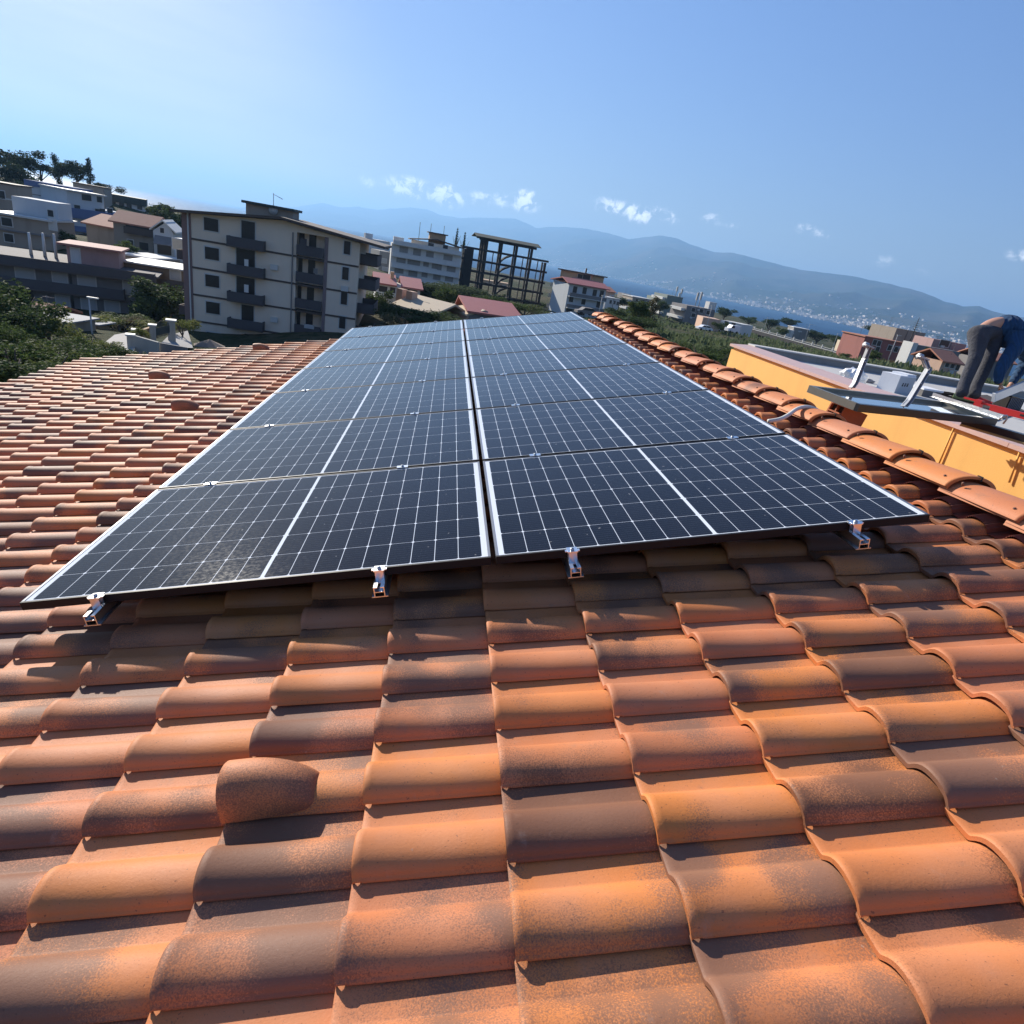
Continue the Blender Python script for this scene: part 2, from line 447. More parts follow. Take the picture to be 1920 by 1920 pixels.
# ridge caps
def ridge_cap(v0, c, last=False):
    mb = MB(); uvs = []; cols = []
    L = .455; N = 18; us = [0, .004, .012, .02, .1, .25, .36, L]
    rings = []
    for s_, u in enumerate(us):
        t = u / L
        r = .142 * (1 - t) + .122 * t - (.004 if s_ == 0 else 0) 
        lift = .024 * (1 - t)
        ring = []
        for i in range(N + 1):
            an = R(-84) + R(168) * i / N
            ring.append(Vector((math.sin(an) * r, v0 + u, math.cos(an) * r * .52 + lift)))
        rings.append(ring)
    n = N + 1
    vs = [p for r_ in rings for p in r_]
    fs = [(i * n + q, i * n + q + 1, (i + 1) * n + q + 1, (i + 1) * n + q) for i in range(len(us) - 1) for q in range(N)]
    mb.add(vs, fs, smooth=True); uvs += [(p.y * 3, p.x * 4) for p in vs]; cols += [c] * len(vs)
    inner = [Vector((p.x * .90, p.y, (p.z - .03) * .90 + .024)) for p in rings[0]]
    inner = [Vector((p.x * .9, p.y, p.z - .012)) for p in rings[0]]
    deep = [Vector((p.x, p.y + L, p.z - .026)) for p in inner]
    v2 = rings[0] + inner; mb.add(v2, [(i, n + i, n + i + 1, i + 1) for i in range(N)]); uvs += [(p.y * 3, p.x * 4) for p in v2]; cols += [c] * len(v2)
    v2 = inner + deep; mb.add(v2, [(i, n + i, n + i + 1, i + 1) for i in range(N)], smooth=True); uvs += [(p.y * 3, p.x * 4) for p in v2]; cols += [c] * len(v2)
    # two fixing screws
    for (sx, sv) in ((-.105, .06), (-.10, L - .10)):
        zz = math.sqrt(max(0, 1 - (sx / .138) ** 2)) * .52 * .138 + .018
        b = len(mb.v)
        mb.tube([(sx, v0 + sv, zz - .01), (sx - .006, v0 + sv, zz + .006)], .006, 6)
        k = len(mb.v) - b; uvs += [(.1, .1)] * k; cols += [(0, 1, 0)] * k
    return mb, uvs, cols
BASE_R = P(RIDGE_U, 0, -.156)
vstart = .06 - .4 * 13
i = 0
v = vstart
while v < 8.15:
    c = (rng.random(), rng.random() * .6, rng.random())
    q, a, b = ridge_cap(v, c)
    o = q.build('ridge_cap', MAT['tile'], house, a, b)
    o.location = BASE_R + Vector((rng.uniform(-.004, .004), 0, rng.uniform(-.002, .003)))
    o.rotation_euler = (0, 0, rng.uniform(-.006, .006))
    # wire clip at the junction
    cl = MB(); cl.box((.017, v - .008, .096), (.024, v + .018, .1015)); cl.box((.017, v - .011, .078), (.024, v - .008, .1015))
    cc = cl.build('ridge_clip', MAT['dark'], o)
    v += .4
# pleated ridge flashing under the caps
MAT['flash'] = None
q = NT('red_pleated_flashing'); co = q.n('ShaderNodeTexCoord').outputs['Object']
q.set(color=q.mix(q.noise(co, 30), (.13, .045, .03), (.22, .08, .055)), rough=.85, spec=.1); MAT['flash'] = q.m
for sgn in (-1, 1):
    mb = MB(); vs = []; nn = 0
    v = V0 + JMIN * PITCH
    vv = []
    while v < 8.28: vv.append(v); v += .0055
    rowsU = [-.165, -.155, -.13, -.10, -.02]
    for k, u in enumerate(rowsU):
        for i, v in enumerate(vv):
            vl = (v - V0) % PITCH
            h = 0
            for a in range(len(PROF) - 1):
                if PROF[a][0] <= vl <= PROF[a + 1][0] and PROF[a + 1][0] > PROF[a][0]:
                    tt = (vl - PROF[a][0]) / (PROF[a + 1][0] - PROF[a][0]); h = PROF[a][1] * (1 - tt) + PROF[a + 1][1] * tt; break
            f_ = [.93, .95, .8, .6, .6][k]
            z = W0 + .018 + h + (.004, .006, .007, .007, .005)[k] + (.0028 if i % 2 else -.0028)
            vs.append(Vector((RIDGE_U + u + (.006 * math.sin(v * 23) if k == 0 else 0), v, z)))
    n = len(vv)
    fs = [(a * n + i, (a + 1) * n + i, (a + 1) * n + i + 1, a * n + i + 1) for a in range(len(rowsU) - 1) for i in range(n - 1)]
    mb.add(vs, fs)
    o = mb.build('ridge_flashing', MAT['flash'], house)
    o.matrix_local = ROOF if sgn < 0 else SL2

# house body
MAT['house_wall'] = plain('cream_render', (.55, .47, .36), .85, var=.08, scale=2, bump=.15, bscale=60, grime=.2)
MAT['gutter'] = plain('brown_gutter', (.12, .07, .05), .45, .4)
mb = MB()
ea = P(-4.0, 0, -.32); top = P(RIDGE_U, 0, -.30)
xl = ea.x + .35; xr = top.x * 2 - xl
y0 = V0 + JMIN * PITCH + .25; y1 = 8.05
XR2 = 6.15
mb.prism([(xl, y0, -8), (XR2, y0, -8), (XR2, y0, top.z - (XR2 - top.x) * math.tan(TH)), (top.x, y0, top.z), (xl, y0, ea.z + .35 * math.tan(TH))], (0, y1 - y0, 0))
mb.build('wall', MAT['house_wall'], house)
mb = MB()
mb.box((-4.10, V0 + JMIN * PITCH + .02, -.30), (RIDGE_U, 8.26, -.235))
o = mb.build('light_stop_deck', plain('light_stop_brown', (.20, .13, .08), .8), house); o.matrix_local = ROOF  # unseen sheet added under the tiles to block light leaks
mb = MB(); g = P(-4.22, 0, -.27)
mb.tube([(g.x - .03, V0 + JMIN * PITCH, g.z - .03), (g.x - .03, 8.28, g.z - .03)], .065, 10)
mb.build('gutter', MAT['gutter'], house)

# ------------------------------------------------------------------ solar panels
PL, PW, GAP, FT = 1.722, 1.134, .02, .032
MAT['lip'] = plain('frame_lip_black', (.012, .012, .013), .5, 0, .25, .08, 30)
MAT['lip_sky'] = plain('frame_lip_sky_grey', (.22, .23, .25), .38, .7, .5, .08, 30)  # grey stands for sky reflected in the black lip
panel_src = None
pm = MB(); lip = .010
# outer frame: four bars, the short pair painted greyer for sky reflection
for (a, b, k_) in (((0, 0), (PL, lip), 0), ((0, PW - lip), (PL, PW), 0), ((0, lip), (lip, PW - lip), 1), ((PL - lip, lip), (PL, PW - lip), 1)):
    pm.box((a[0], a[1], -FT), (b[0], b[1], 0), mi=k_)
frame_mesh = pm.build('frame', [MAT['lip'], MAT['lip_sky']], None).data
gm = MB(); z = -.0022
gm.add([(lip, lip, z), (PL - lip, lip, z), (PL - lip, PW - lip, z), (lip, PW - lip, z)], [(0, 1, 2, 3)])
gm.add([(lip, lip, -.008), (PL - lip, lip, -.008), (PL - lip, PW - lip, -.008), (lip, PW - lip, -.008)], [(3, 2, 1, 0)])
go = gm.build('glass', MAT['cells'], None, [(p.x, p.y) for p in gm.v]); glass_mesh = go.data
for ob in [x for x in col.objects if x.name in ('frame', 'glass')]: bpy.data.objects.remove(ob)
ORD = ['nearest', 'second', 'third', 'fourth', 'fifth', 'sixth', 'farthest']
for c_ in range(2):
    for r_ in range(7):
        side = 'left' if c_ == 0 else 'right'
        nm = ORD[r_] + ' row' if r_ in (0, 6) else ORD[r_] + ' row from the front'
        t = thing('solar_panel', f'black framed solar panel in the {side} column of the array, {nm}', 'solar panel', group='solar panels laid edge to edge on the tile roof')
        rx = rng.uniform(-.0016, .0016); ry = (.0035 if c_ == 0 else -.0035) * -1 + rng.uniform(-.0008, .0008)
        M = ROOF @ Matrix.Translation((c_ * (PL + GAP), r_ * (PW + GAP), .006 if True else 0)) @ Matrix.Rotation(rx, 4, 'X')
        t.matrix_world = M
        for nm2, me in (('frame', frame_mesh), ('glass', glass_mesh)):
            o = bpy.data.objects.new(nm2, me); col.objects.link(o); o.parent = t

# rails and clamps
RAILS = [.2776, 1.303, 2.032, 3.150]
RN = ['leftmost', 'second from left', 'third from left', 'rightmost']
ENDV = 7 * PW + 6 * GAP
rail_mb = MB()
w1 = -FT + .004
# hat shaped extrusion, open channel on top and at the sides
def rail_profile(mb, v0, v1):
    for (x0, x1, z0, z1) in ((-.020, .020, -.042, -.038), (-.020, -.0165, -.038, -.004), (.0165, .020, -.038, -.004), (-.020, -.006, -.004, 0), (.006, .020, -.004, 0),
                             (-.0165, .0165, -.022, -.019), (-.030, -.020, -.042, -.038), (.020, .030, -.042, -.038)):
        mb.box((x0, v0, z0), (x1, v1, z1))
rail_profile(rail_mb, -.085, ENDV + .06)
hooks = MB(); hooks.box((-.018, 0, -.115), (.018, .006, -.042)); hooks.box((-.018, .0061, -.118), (.018, .20, -.112))
rail_me = rail_mb.build('rail_bar', MAT['alu'], None); hook_me = hooks.build('roof_hook', MAT['steel'], None)
rm, hm = rail_me.data, hook_me.data
bpy.data.objects.remove(rail_me); bpy.data.objects.remove(hook_me)
for i, u in enumerate(RAILS):
    t = thing('mounting_rail', f'aluminium rail end poking out under the front panels, {RN[i]} of the four', 'mounting rail', group='aluminium rails under the panels')
    t.matrix_world = ROOF @ Matrix.Translation((u, 0, w1))
    o = bpy.data.objects.new('rail_bar', rm); col.objects.link(o); o.parent = t
    for k in range(9):
        o = bpy.data.objects.new('roof_hook', hm); col.objects.link(o); o.parent = t; o.location = (0, .35 + k * .95, 0)
# end clamp: stepped bracket, bolt head
def clamp_mesh(end):
    mb = MB()
    if end:
        mb.box((-.020, -.028, .006), (.020, .011, .0105))       # top lip over the frame
        mb.box((-.028, -.020, .0065), (.028, -.006, .0100))
        mb.box((-.016, -.028, -.036), (.016, -.0245, .006))
        mb.box((-.016, -.006, -.036), (.016, -.0025, .006))
        mb.box((-.016, -.034, -.040), (.016, .0, -.036))
    else:
        mb.box((-.030, -.016, .0065), (.030, .016, .0105)); mb.box((-.018, -.007, -.02), (.018, .007, .0065))
    bolt = MB(); bolt.tube([(0, -.012 if end else 0, .0105), (0, -.012 if end else 0, .0175)], .0075, 10)
    bolt.tube([(0, -.012 if end else 0, .0176), (0, -.012 if end else 0, .0178)], .004, 6, mi=1)
    return mb.build('clamp_plate', MAT['alu'], None), bolt.build('bolt', [MAT['steel'], MAT['dark']], None)
src = {}
for e in (True, False):
    a, b = clamp_mesh(e); src[e] = (a.data, b.data); bpy.data.objects.remove(a); bpy.data.objects.remove(b)
def put_clamp(u, v, end, label, group, flip=False):
    t = thing('panel_clamp', label, 'clamp', group=group)
    M = ROOF @ Matrix.Translation((u, v, .006 - .0055 + .0))
    if flip: M = M @ Matrix.Rotation(math.pi, 4, 'Z')
    t.matrix_world = M
    for nm2, me in zip(('clamp_plate', 'bolt'), src[end]):
        o = bpy.data.objects.new(nm2, me); col.objects.link(o); o.parent = t
CN = ['leftmost', 'second from left', 'third from left', 'rightmost']
JN = ['first', 'second', 'third', 'fourth', 'fifth', 'sixth']
for i, u in enumerate(RAILS):
    put_clamp(u, -.001, True, f'silver end clamp on the near edge of the front panels, {CN[i]}', 'end clamps on the near edge of the array')
    put_clamp(u, ENDV + .001, True, f'tiny end clamp on the far edge of the array, {CN[i]}', 'end clamps on the far edge of the array', True)
    for k in range(6):
        put_clamp(u, (k + 1) * (PW + GAP) - GAP / 2, False, f'mid clamp in the {JN[k]} gap between panel rows, {CN[i]} in it', 'mid clamps between the panel rows')

# ------------------------------------------------------------------ neighbouring terrace building
WX = 6.40
MAT['orange'] = plain('orange_render', (.86, .47, .125), .8, var=.05, scale=1.5, bump=.2, bscale=90, grime=.22)
MAT['marble'] = plain('pink_marble', (.60, .40, .34), .45, var=.10, scale=14)
MAT['terrace'] = plain('pale_terrace_screed', (.52, .50, .46), .8, var=.10, scale=2.2, bump=.1, grime=.1)
MAT['concrete'] = plain('grey_concrete', (.30, .29, .27), .85, var=.14, scale=3, bump=.15, grime=.3)
MAT['white'] = plain('white_paint', (.78, .78, .76), .5, var=.04)
tb = thing('terrace_building', 'orange rendered building with a flat terrace roof and pink marble coping beside the tiled ridge', 'building', (WX, 0, 0))
def tp(mb, name, mat, parent=None):
    for i, p in enumerate(mb.v): mb.v[i] = p - Vector((WX, 0, 0))
    return mb.build(name, mat, parent or tb)
mb = MB(); mb.box((WX, -6, -9), (17, 8.55, .585)); tp(mb, 'wall', MAT['orange'])
mb = MB(); mb.box((WX + .02, -5.9, .585), (16.9, 8.5, .592)); tp(mb, 'terrace_floor', MAT['terrace'])
y = 8.58; i = 0
while y > -6:
    mb = MB(); L = 1.18
    mb.prism([(WX - .035, y - L + .006, .632), (WX + .33, y - L + .006, .655), (WX + .33, y - L + .006, .700), (WX - .035, y - L + .006, .672)], (0, L - .006, 0))
    tp(mb, 'coping_slab', MAT['marble']); y -= L
mb = MB(); mb.box((WX + .01, -5.95, .592), (WX + .30, 8.5, .634)); tp(mb, 'kerb', MAT['orange'])
mb = MB(); mb.box((WX + .34, 8.36, .592), (17, 8.56, .70)); tp(mb, 'parapet', MAT['concrete'])
mb = MB(); mb.box((WX + .30, 8.33, .7005), (17.03, 8.60, .722)); tp(mb, 'parapet_coping', plain('pale_coping', (.56, .54, .50), .7, var=.08, scale=8))
mb = MB(); mb.box((16.8, -6, .592), (17, 8.3, .70)); tp(mb, 'parapet', MAT['concrete'])
# thin vertical conduits clipped to the orange wall
for (a, b) in (((1790, 799), (1756, 880)), ((1913, 845), (1892, 905))):
    p = at_x(a[0], a[1], WX - .018); q = at_x(b[0], b[1], WX - .018)
    mb = MB(); mb.tube([p, Vector((p.x, q.y, q.z))], .009, 6); mb.tube([p + Vector((-.01, 0, .0)), p + Vector((.03, 0, .02))], .014, 6)
    tp(mb, 'wall_wire', MAT['orange'])

# ------------------------------------------------------------------ loose things round the terrace
def collector(name, label, A, ax, ay, L, W, H, rim, glassmat, framemat):
    """tray with a raised rim; A = one lower corner, ax/ay unit axes"""
    t = thing(name, label, 'solar collector', A)
    az = ax.cross(ay).normalized()
    M = Matrix((ax, ay, az)).transposed().to_4x4(); M.translation = A
    t.matrix_world = M
    mb = MB(); r = rim
    mb.box((.001, .0, .0), (L - .001, r, H)); mb.build('shaded_near_rail', MAT['black_and_shade'], t); mb = MB()  # near rail coloured black to stand for its shaded side
    for (lo, hi) in (((0, W - r, 0), (L, W, H)), ((0, r, 0), (r, W - r, H)), ((L - r, r, 0), (L, W - r, H))): mb.box(lo, hi)
    mb.build('frame', framemat, t)
    mb = MB(); mb.box((r, r, H * .42), (L - r, W - r, H * .55)); mb.build('glass', glassmat, t)
    mb = MB(); mb.box((r, r, .004), (L - r, W - r, H * .2)); mb.build('back_sheet', MAT['steel'], t)
    return t
q = NT('collector_glass'); q.set(color=(.10, .11, .13), rough=.04, spec=.9, coat=1.0, coatr=.02); MAT['cglass'] = q.m
MAT['bronze'] = plain('grey_olive_aluminium', (.27, .25, .20), .42, .55, .5, .1, 20)
za = .862
A_ = at_z(1612, 758, za); A2 = at_z(1517, 722, za)
Dn = at_z(1872, 786, za)
ax = (Dn - A_).normalized(); L_ = (Dn - A_).length
_r = ray(1517, 722); A2 = CAM + _r * ((A_ - CAM).dot(ax) / _r.dot(ax))
ay = (A2 - A_); W_ = min(1.2, ay.length); ay.normalize()
print('COLLECTOR', L_, W_, ay, A_)
collector('solar_collector', 'flat aluminium tray shaped collector lying between hollow brick and terrace coping, glass facing the sky', A_ - Vector((0, 0, .058)), ax, ay, L_, W_, .058, .035, MAT['cglass'], MAT['bronze'])
# dark beam on the coping, mostly outside the frame
B_ = at_z(1812, 783, .80); e_ = at_z(1925, 815, .80) - B_
t = thing('metal_beam', 'dark metal beam with a sunlit yellowish edge lying on the coping at the right edge', 'beam', B_)
mb = MB(); u_ = e_.normalized(); mb.bar(Vector((0, 0, -.03)), u_ * 1.6 + Vector((0, 0, -.03)), .09, .055); mb.build('beam_body', MAT['black_and_shade'], t)
mb = MB(); mb.bar(Vector((0, 0, -.068)), u_ * 1.6 + Vector((0, 0, -.068)), .10, .018); mb.build('lit_edge_strip', plain('sunlit_edge_yellow', (.45, .36, .16), .5, .3), t)  # yellow stands for the thin sunlit face of the beam

# loose slotted rail on top of them
t = thing('slotted_rail', 'long slotted aluminium rail lying across the collector below the kneeling spot of the worker', 'rail', (0, 0, 0))
p0 = at_z(1747, 744, .885); p1 = at_z(1878, 787, .885)
t.location = p0
mb = MB(); mb.bar((0, 0, 0), p1 - p0, .045, .006); mb.bar(Vector((0, 0, .02)) + Vector((0, .0, 0)), p1 - p0 + Vector((0, 0, .02)), .005, .04); mb.build('rail_bar', MAT['alu'], t)
mb = MB()
d = (p1 - p0); 
for k in range(9):
    c = d * ((k + .5) / 9); mb.tube([c + Vector((-.012, 0, .0028)), c + Vector((.012, 0, .0034))], .004, 6)
mb.build('slot', MAT['dark'], t)
e = p1 - p0; mb = MB(); mb.tube([e + Vector((-.02, 0, .0)), e + Vector((0, 0, .035)), e + Vector((.025, 0, .04)), e + Vector((.045, 0, .015)), e + Vector((.03, 0, -.03))], .007, 8); mb.build('end_hook', MAT['steel'], t)

# bent support legs
def leg(pb, pk, pt, label):
    """pb foot, pk knee, pt head: points in the world"""
    t = thing('support_leg', label, 'support leg', pb, group='bent support legs standing on the collector')
    o = pb; side = Vector((.9, .3, 0)).normalized()
    mb = MB(); path = [pb, pb + (pk - pb) * .16 + Vector((.012, 0, 0)), pk, pt]
    for a, b in zip(path[:-1], path[1:]):
        for s_ in (-1, 1):
            mb.bar(a - o + side * .020 * s_, b - o + side * .020 * s_, .006, .034, up=(0, 1, .2))
        mb.bar(a - o + Vector((0, .013, 0)), b - o + Vector((0, .013, 0)), .040, .005, up=(0, 1, .2))
    mb.build('channel', MAT['alu_dull'], t)
    mb = MB(); mb.bar(pt - o + Vector((-.06, 0, .012)), pt - o + Vector((.03, 0, -.004)), .055, .012); mb.tube([pt - o + Vector((-.06, 0, .012)), pt - o + Vector((-.025, 0, .006))], .024, 10); mb.build('head_plate', MAT['alu_dull'], t)
    mb = MB()
    for f_ in (.25, .62, .9):
        c = pb + (pk - pb) * f_ - o; mb.tube([c + Vector((0, -.024, 0)), c + Vector((0, .022, 0))], .007, 6)
    mb.build('bolt', MAT['steel'], t)
MAT['alu_dull'] = plain('satin_aluminium', (.46, .47, .48), .6, .6, .5, .06, 20)
b1 = at_z(1597, 727, za + .005); D1 = (b1 - CAM).dot(FW)
leg(b1, at_d(1622, 672, D1 + .05), at_d(1631, 650, D1), 'bent silver support leg on the far rim of the collector, the left of two')
b2 = at_z(1695, 762, za + .005); D2 = (b2 - CAM).dot(FW)
leg(b2, at_d(1741, 692, D2 + .12), at_d(1733, 672, D2 + .12), 'bent silver support leg on the near rim of the collector, the right of two')

# hollow clay block
q = MAT['brick'] = plain('hollow_block_clay', (.42, .135, .062), .85, var=.12, scale=25, bump=.3, bscale=120)
bx = at_d(1565, 806, 5.0)
t = thing('hollow_brick', 'red hollow clay block on the far roof slope propping the corner of the collector', 'brick', (bx.x, bx.y, bx.z), R(-14))
Wb, Lb, Hb = .12, .22, .20
mb = MB(); mb.box((.012, 0, 0), (Lb, Wb + .06, Hb))
t.rotation_euler = (0, R(11), R(6))
mb.build('block_body', MAT['brick'], t)
mb = MB(); W2_ = Wb + .06
for z0, z1 in ((0, .014), (.062, .074), (.124, .136), (Hb - .014, Hb)): mb.box((-.012, 0, z0), (.0115, W2_, z1))
for y0_, y1_ in ((0, .014), (W2_ / 2 - .006, W2_ / 2 + .006), (W2_ - .014, W2_)):
    for za_, zb_ in ((.014, .062), (.074, .124), (.136, Hb - .014)): mb.box((-.012, y0_, za_), (.0115, y1_, zb_))
mb.build('cell_wall', MAT['brick'], t)
mb = MB(); mb.box((.0116, .014, .014), (.0119, W2_ - .014, Hb - .014)); mb.build('hollow', MAT['dark'], t)

# white flexible conduit over the ridge
pts = [(1440, 790, 3.60, 0), (1462, 786, 3.68, 0), (1478, 778, 3.78, 0), (1494, 767, 3.90, 0), (1510, 763, 3.98, 0), (1526, 766, 4.05, 0), (1539, 775, 4.12, 0), (1548, 790, 4.2, 0)]
path = []
for (px, py, u, w) in pts:
    d = ray(px, py); p_u = P(u, 0, 0)
    # intersect with the vertical plane x = const at that u
    path.append(at_x(px, py, p_u.x))
fine = []
for i in range(len(path) - 1):
    for k in range(6):
        tt = k / 6
        p0_, p1_, p2_, p3_ = path[max(i - 1, 0)], path[i], path[i + 1], path[min(i + 2, len(path) - 1)]
        fine.append(.5 * ((2 * p1_) + (p2_ - p0_) * tt + (2 * p0_ - 5 * p1_ + 4 * p2_ - p3_) * tt * tt + (3 * p1_ - p0_ - 3 * p2_ + p3_) * tt ** 3))
fine.append(path[-1])
mb = MB(); mb.tube([p - path[0] for p in fine], .0135, 10)
o = mb.build('conduit', plain('cream_flexible_conduit', (.70, .64, .54), .5, var=.05), None); o.location = path[0]
tag(o, 'cream flexible conduit running from under the panels over the ridge caps', 'conduit')

# boxes and bag on the terrace
FZ = .5925
def at_f(px, py): return at_z(px, py, FZ)
MAT['poly'] = plain('white_polystyrene', (.80, .81, .82), .7, var=.05, scale=20)
MAT['card'] = plain('box_side_grey', (.50, .52, .53), .7, var=.06)
bl = at_f(1676, 737)
t = thing('packing_box', 'tall white packing box with dark printed symbols on its side, on the terrace floor', 'box', bl, R(24))
mb = MB(); mb.box((0, 0, 0), (.40, .26, .24)); mb.build('carton', MAT['poly'], t)
mb = MB(); mb.box((.0, -.003, .0), (.40, 0, .225)); mb.build('grey_side', MAT['card'], t)  # this side is greyer than the rest of the carton
mb = MB()
for k in range(3):
    x = .11 + k * .06; mb.box((x, -.006, .10), (x + .028, -.0035, .125)); mb.box((x + .006, -.006, .128), (x + .03, -.0035, .145))
for q in [(0,)]: pass
mb.build('printed_symbol', MAT['dark'], t)
mb = MB(); mb.box((.20, .02, .2405), (.42, .24, .262)); mb.build('lid', MAT['poly'], t)
bl = at_f(1727, 743)
t = thing('foam_tray', 'low box with a white lid beside the tall packing box', 'box', bl, R(2))
mb = MB(); mb.box((0, 0, 0), (.30, .30, .09)); mb.build('carton', plain('dark_card', (.16, .15, .14), .8), t)
mb = MB(); mb.box((-.01, -.01, .0905), (.31, .31, .115)); mb.build('lid', MAT['poly'], t)
# crumpled plastic bag
def blob(name, mat, rx, ry, rz, seed, amp=.35, sub=4, freq=4, parent=None):
    bm = bmesh.new(); bmesh.ops.create_icosphere(bm, subdivisions=sub, radius=1)
    for v in bm.verts:
        n = mnoise.turbulence(v.co * freq + Vector((seed, seed * 2, 0)), 4, True)
        k = 1 + amp * (n - .5)
        v.co = Vector((v.co.x * rx * k, v.co.y * ry * k, max(-.0 if False else -1, v.co.z) * rz * k))
        if v.co.z < -rz * .55: v.co.z = -rz * .55
    me = bpy.data.meshes.new(name); bm.to_mesh(me); bm.free(); me.materials.append(mat)
    for p in me.polygons: p.use_smooth = False
    o = bpy.data.objects.new(name, me); col.objects.link(o)
    if parent: o.parent = parent
    return o
import bmesh
p = at_f(1596, 716)
o = blob('plastic_bag', MAT['white'], .20, .15, .14, 3, .55, 3, 1.6); o.location = p + Vector((0, 0, .07)); tag(o, 'crumpled white plastic bag on the terrace floor', 'plastic bag')
p = at_f(1626, 717)
o = blob('work_glove', plain('grey_glove', (.25, .24, .24), .8), .12, .05, .035, 5, .4, 3, 1.5); o.location = p + Vector((0, 0, .02)); tag(o, 'grey work glove lying on the terrace beside the plastic bag', 'glove')
p = at_f(1776, 745)
mb = MB(); pp = []
for k in range(60):
    a = k * .42; pp.append(Vector((.20 * math.cos(a) + .1 * math.sin(a * .31), .16 * math.sin(a), .02 + .012 * math.sin(a * 1.7) + .0006 * k)))
mb.tube(pp, .011, 6); o = mb.build('cable_coil', MAT['dark'], None); o.location = p; tag(o, 'loose coil of black cable on the terrace by the shoes', 'cable')

q_ = [at_f(1768, 745), at_f(1850, 741), at_f(1925, 772), at_f(1868, 790)]
mb = MB(); mb.prism([p - q_[0] for p in q_], (0, 0, .008)); o = mb.build('dark_floor_patch', plain('dark_brown_patch', (.055, .042, .036), .9, bump=.3)); o.location = q_[0] + Vector((0, 0, .001)); tag(o, 'dark brown patch on the floor under the shoes of the worker', 'mat')  # flat dark brown sheet on the terrace floor
# red tool beside the worker
MAT['red'] = plain('red_plastic', (.62, .028, .022), .38, var=.06)
p0 = at_z(1856, 769, .76); p1 = at_z(1935, 790, .76)
t = thing('red_level', 'long red box level with grips resting beside the worker', 'level', p0)
d = p1 - p0
mb = MB(); mb.bar(Vector((0, 0, .03)), d + Vector((0, 0, .03)), .05, .065); mb.build('level_body', MAT['red'], t)
mb = MB(); u_ = d.normalized(); mb.bar(u_ * -.17 + Vector((0, 0, .035)), u_ * -.10 + Vector((0, 0, .035)), .06, .085); mb.bar(u_ * -.10 + Vector((0, 0, .05)), Vector((0, 0, .05)), .03, .02); mb.bar(u_ * -.30 + Vector((0, 0, .06)), u_ * -.17 + Vector((0, 0, .06)), .03, .02)
mb.build('grip', MAT['red'], t)
mb = MB(); mb.bar(u_ * .30 + Vector((0, -.001, .035)), u_ * .42 + Vector((0, -.001, .035)), .054, .02); mb.build('vial_window', MAT['dark'], t)

# ------------------------------------------------------------------ the worker
DP = 8.65
def pj(px, py, dd=0.0): return at_d(px, py, DP + dd)
def skin_obj(name, joints, edges, mat, parent, sub=2, root=0):
    me = bpy.data.meshes.new(name)
    me.from_pydata([tuple(j[0]) for j in joints], edges, [])
    me.materials.append(mat)
    o = bpy.data.objects.new(name, me); col.objects.link(o); o.parent = parent
    md = o.modifiers.new('skin', 'SKIN'); md.use_smooth_shade = True
    for i, j in enumerate(joints):
        r = j[1] if isinstance(j[1], tuple) else (j[1], j[1])
        me.skin_vertices[0].data[i].radius = r
        me.skin_vertices[0].data[i].use_root = (i == root)
    s = o.modifiers.new('sub', 'SUBSURF'); s.levels = sub; s.render_levels = sub
    return o
MAT['skin'] = plain('skin', (.50, .26, .17), .55, var=.05)
q = NT('grey_denim'); co = q.n('ShaderNodeTexCoord').outputs['Object']
q.set(color=q.mix(q.noise(co, 7, 5, .6), (.022, .023, .030), (.085, .085, .098)), rough=.9); q.bump(q.noise(co, 14, 4, .6, 1.2), .6, .03); MAT['denim'] = q.m
q = NT('blue_sweatshirt'); co = q.n('ShaderNodeTexCoord').outputs['Object']
q.set(color=q.mix(q.noise(co, 5, 4, .6), (.007, .032, .085), (.018, .078, .175)), rough=.9)
wv = q.n('ShaderNodeTexWave'); wv.inputs['Scale'].default_value = 4.5; wv.inputs['Distortion'].default_value = 5; wv.inputs['Detail'].default_value = 2; q.l(co, wv.inputs['Vector'])
q.bump(wv.outputs['Fac'], .8, .04); MAT['sweat'] = q.m
MAT['hair'] = plain('dark_brown_hair', (.035, .022, .015), .6)
wk = thing('person', 'person in grey jeans and blue sweatshirt bending over on the terrace, holding a silver bar', 'person', pj(1830, 740))
O = wk.location.copy()
def J(px, py, r, dd=0.0): return (pj(px, py, dd) - O, r)
body = [J(1857, 602, .118), J(1838, 628, .10, -.06), J(1830, 670, .050, -.12), J(1803, 738, .028, -.13),   # 0 pelvis, left hip, knee, ankle
        J(1868, 632, .10, .08), J(1850, 682, .050, .0), J(1826, 741, .028, -.07),                             # right hip, knee, ankle
        J(1874, 604, .10), J(1904, 622, .11), J(1930, 646, .11), J(1942, 664, .055), J(1948, 688, .10), J(1950, 706, .085),   # spine, chest, neck, head
        J(1908, 652, .062, -.16), J(1879, 690, .045, -.20), J(1875, 722, .032, -.22),                       # near arm
        J(1925, 680, .06, .18), J(1905, 704, .042, .14), J(1893, 726, .032, .0)]                            # far arm
skin_obj('body', body, [(0, 1), (1, 2), (2, 3), (0, 4), (4, 5), (5, 6), (0, 7), (7, 8), (8, 9), (9, 10), (10, 11), (11, 12), (8, 13), (13, 14), (14, 15), (9, 16), (16, 17), (17, 18)], MAT['skin'], wk)
jeans = [J(1846, 607, (.175, .165)), J(1835, 628, .155, -.06), J(1833, 650, .112, -.09), J(1829, 671, .092, -.12), J(1818, 696, .086, -.11), J(1807, 722, .078, -.12), J(1802, 744, .088, -.16),
         J(1864, 634, .125, .08), J(1858, 658, .105, .05), J(1850, 682, .088, .0), J(1840, 705, .084, -.02), J(1829, 727, .078, -.05), J(1826, 747, .086, -.10)]
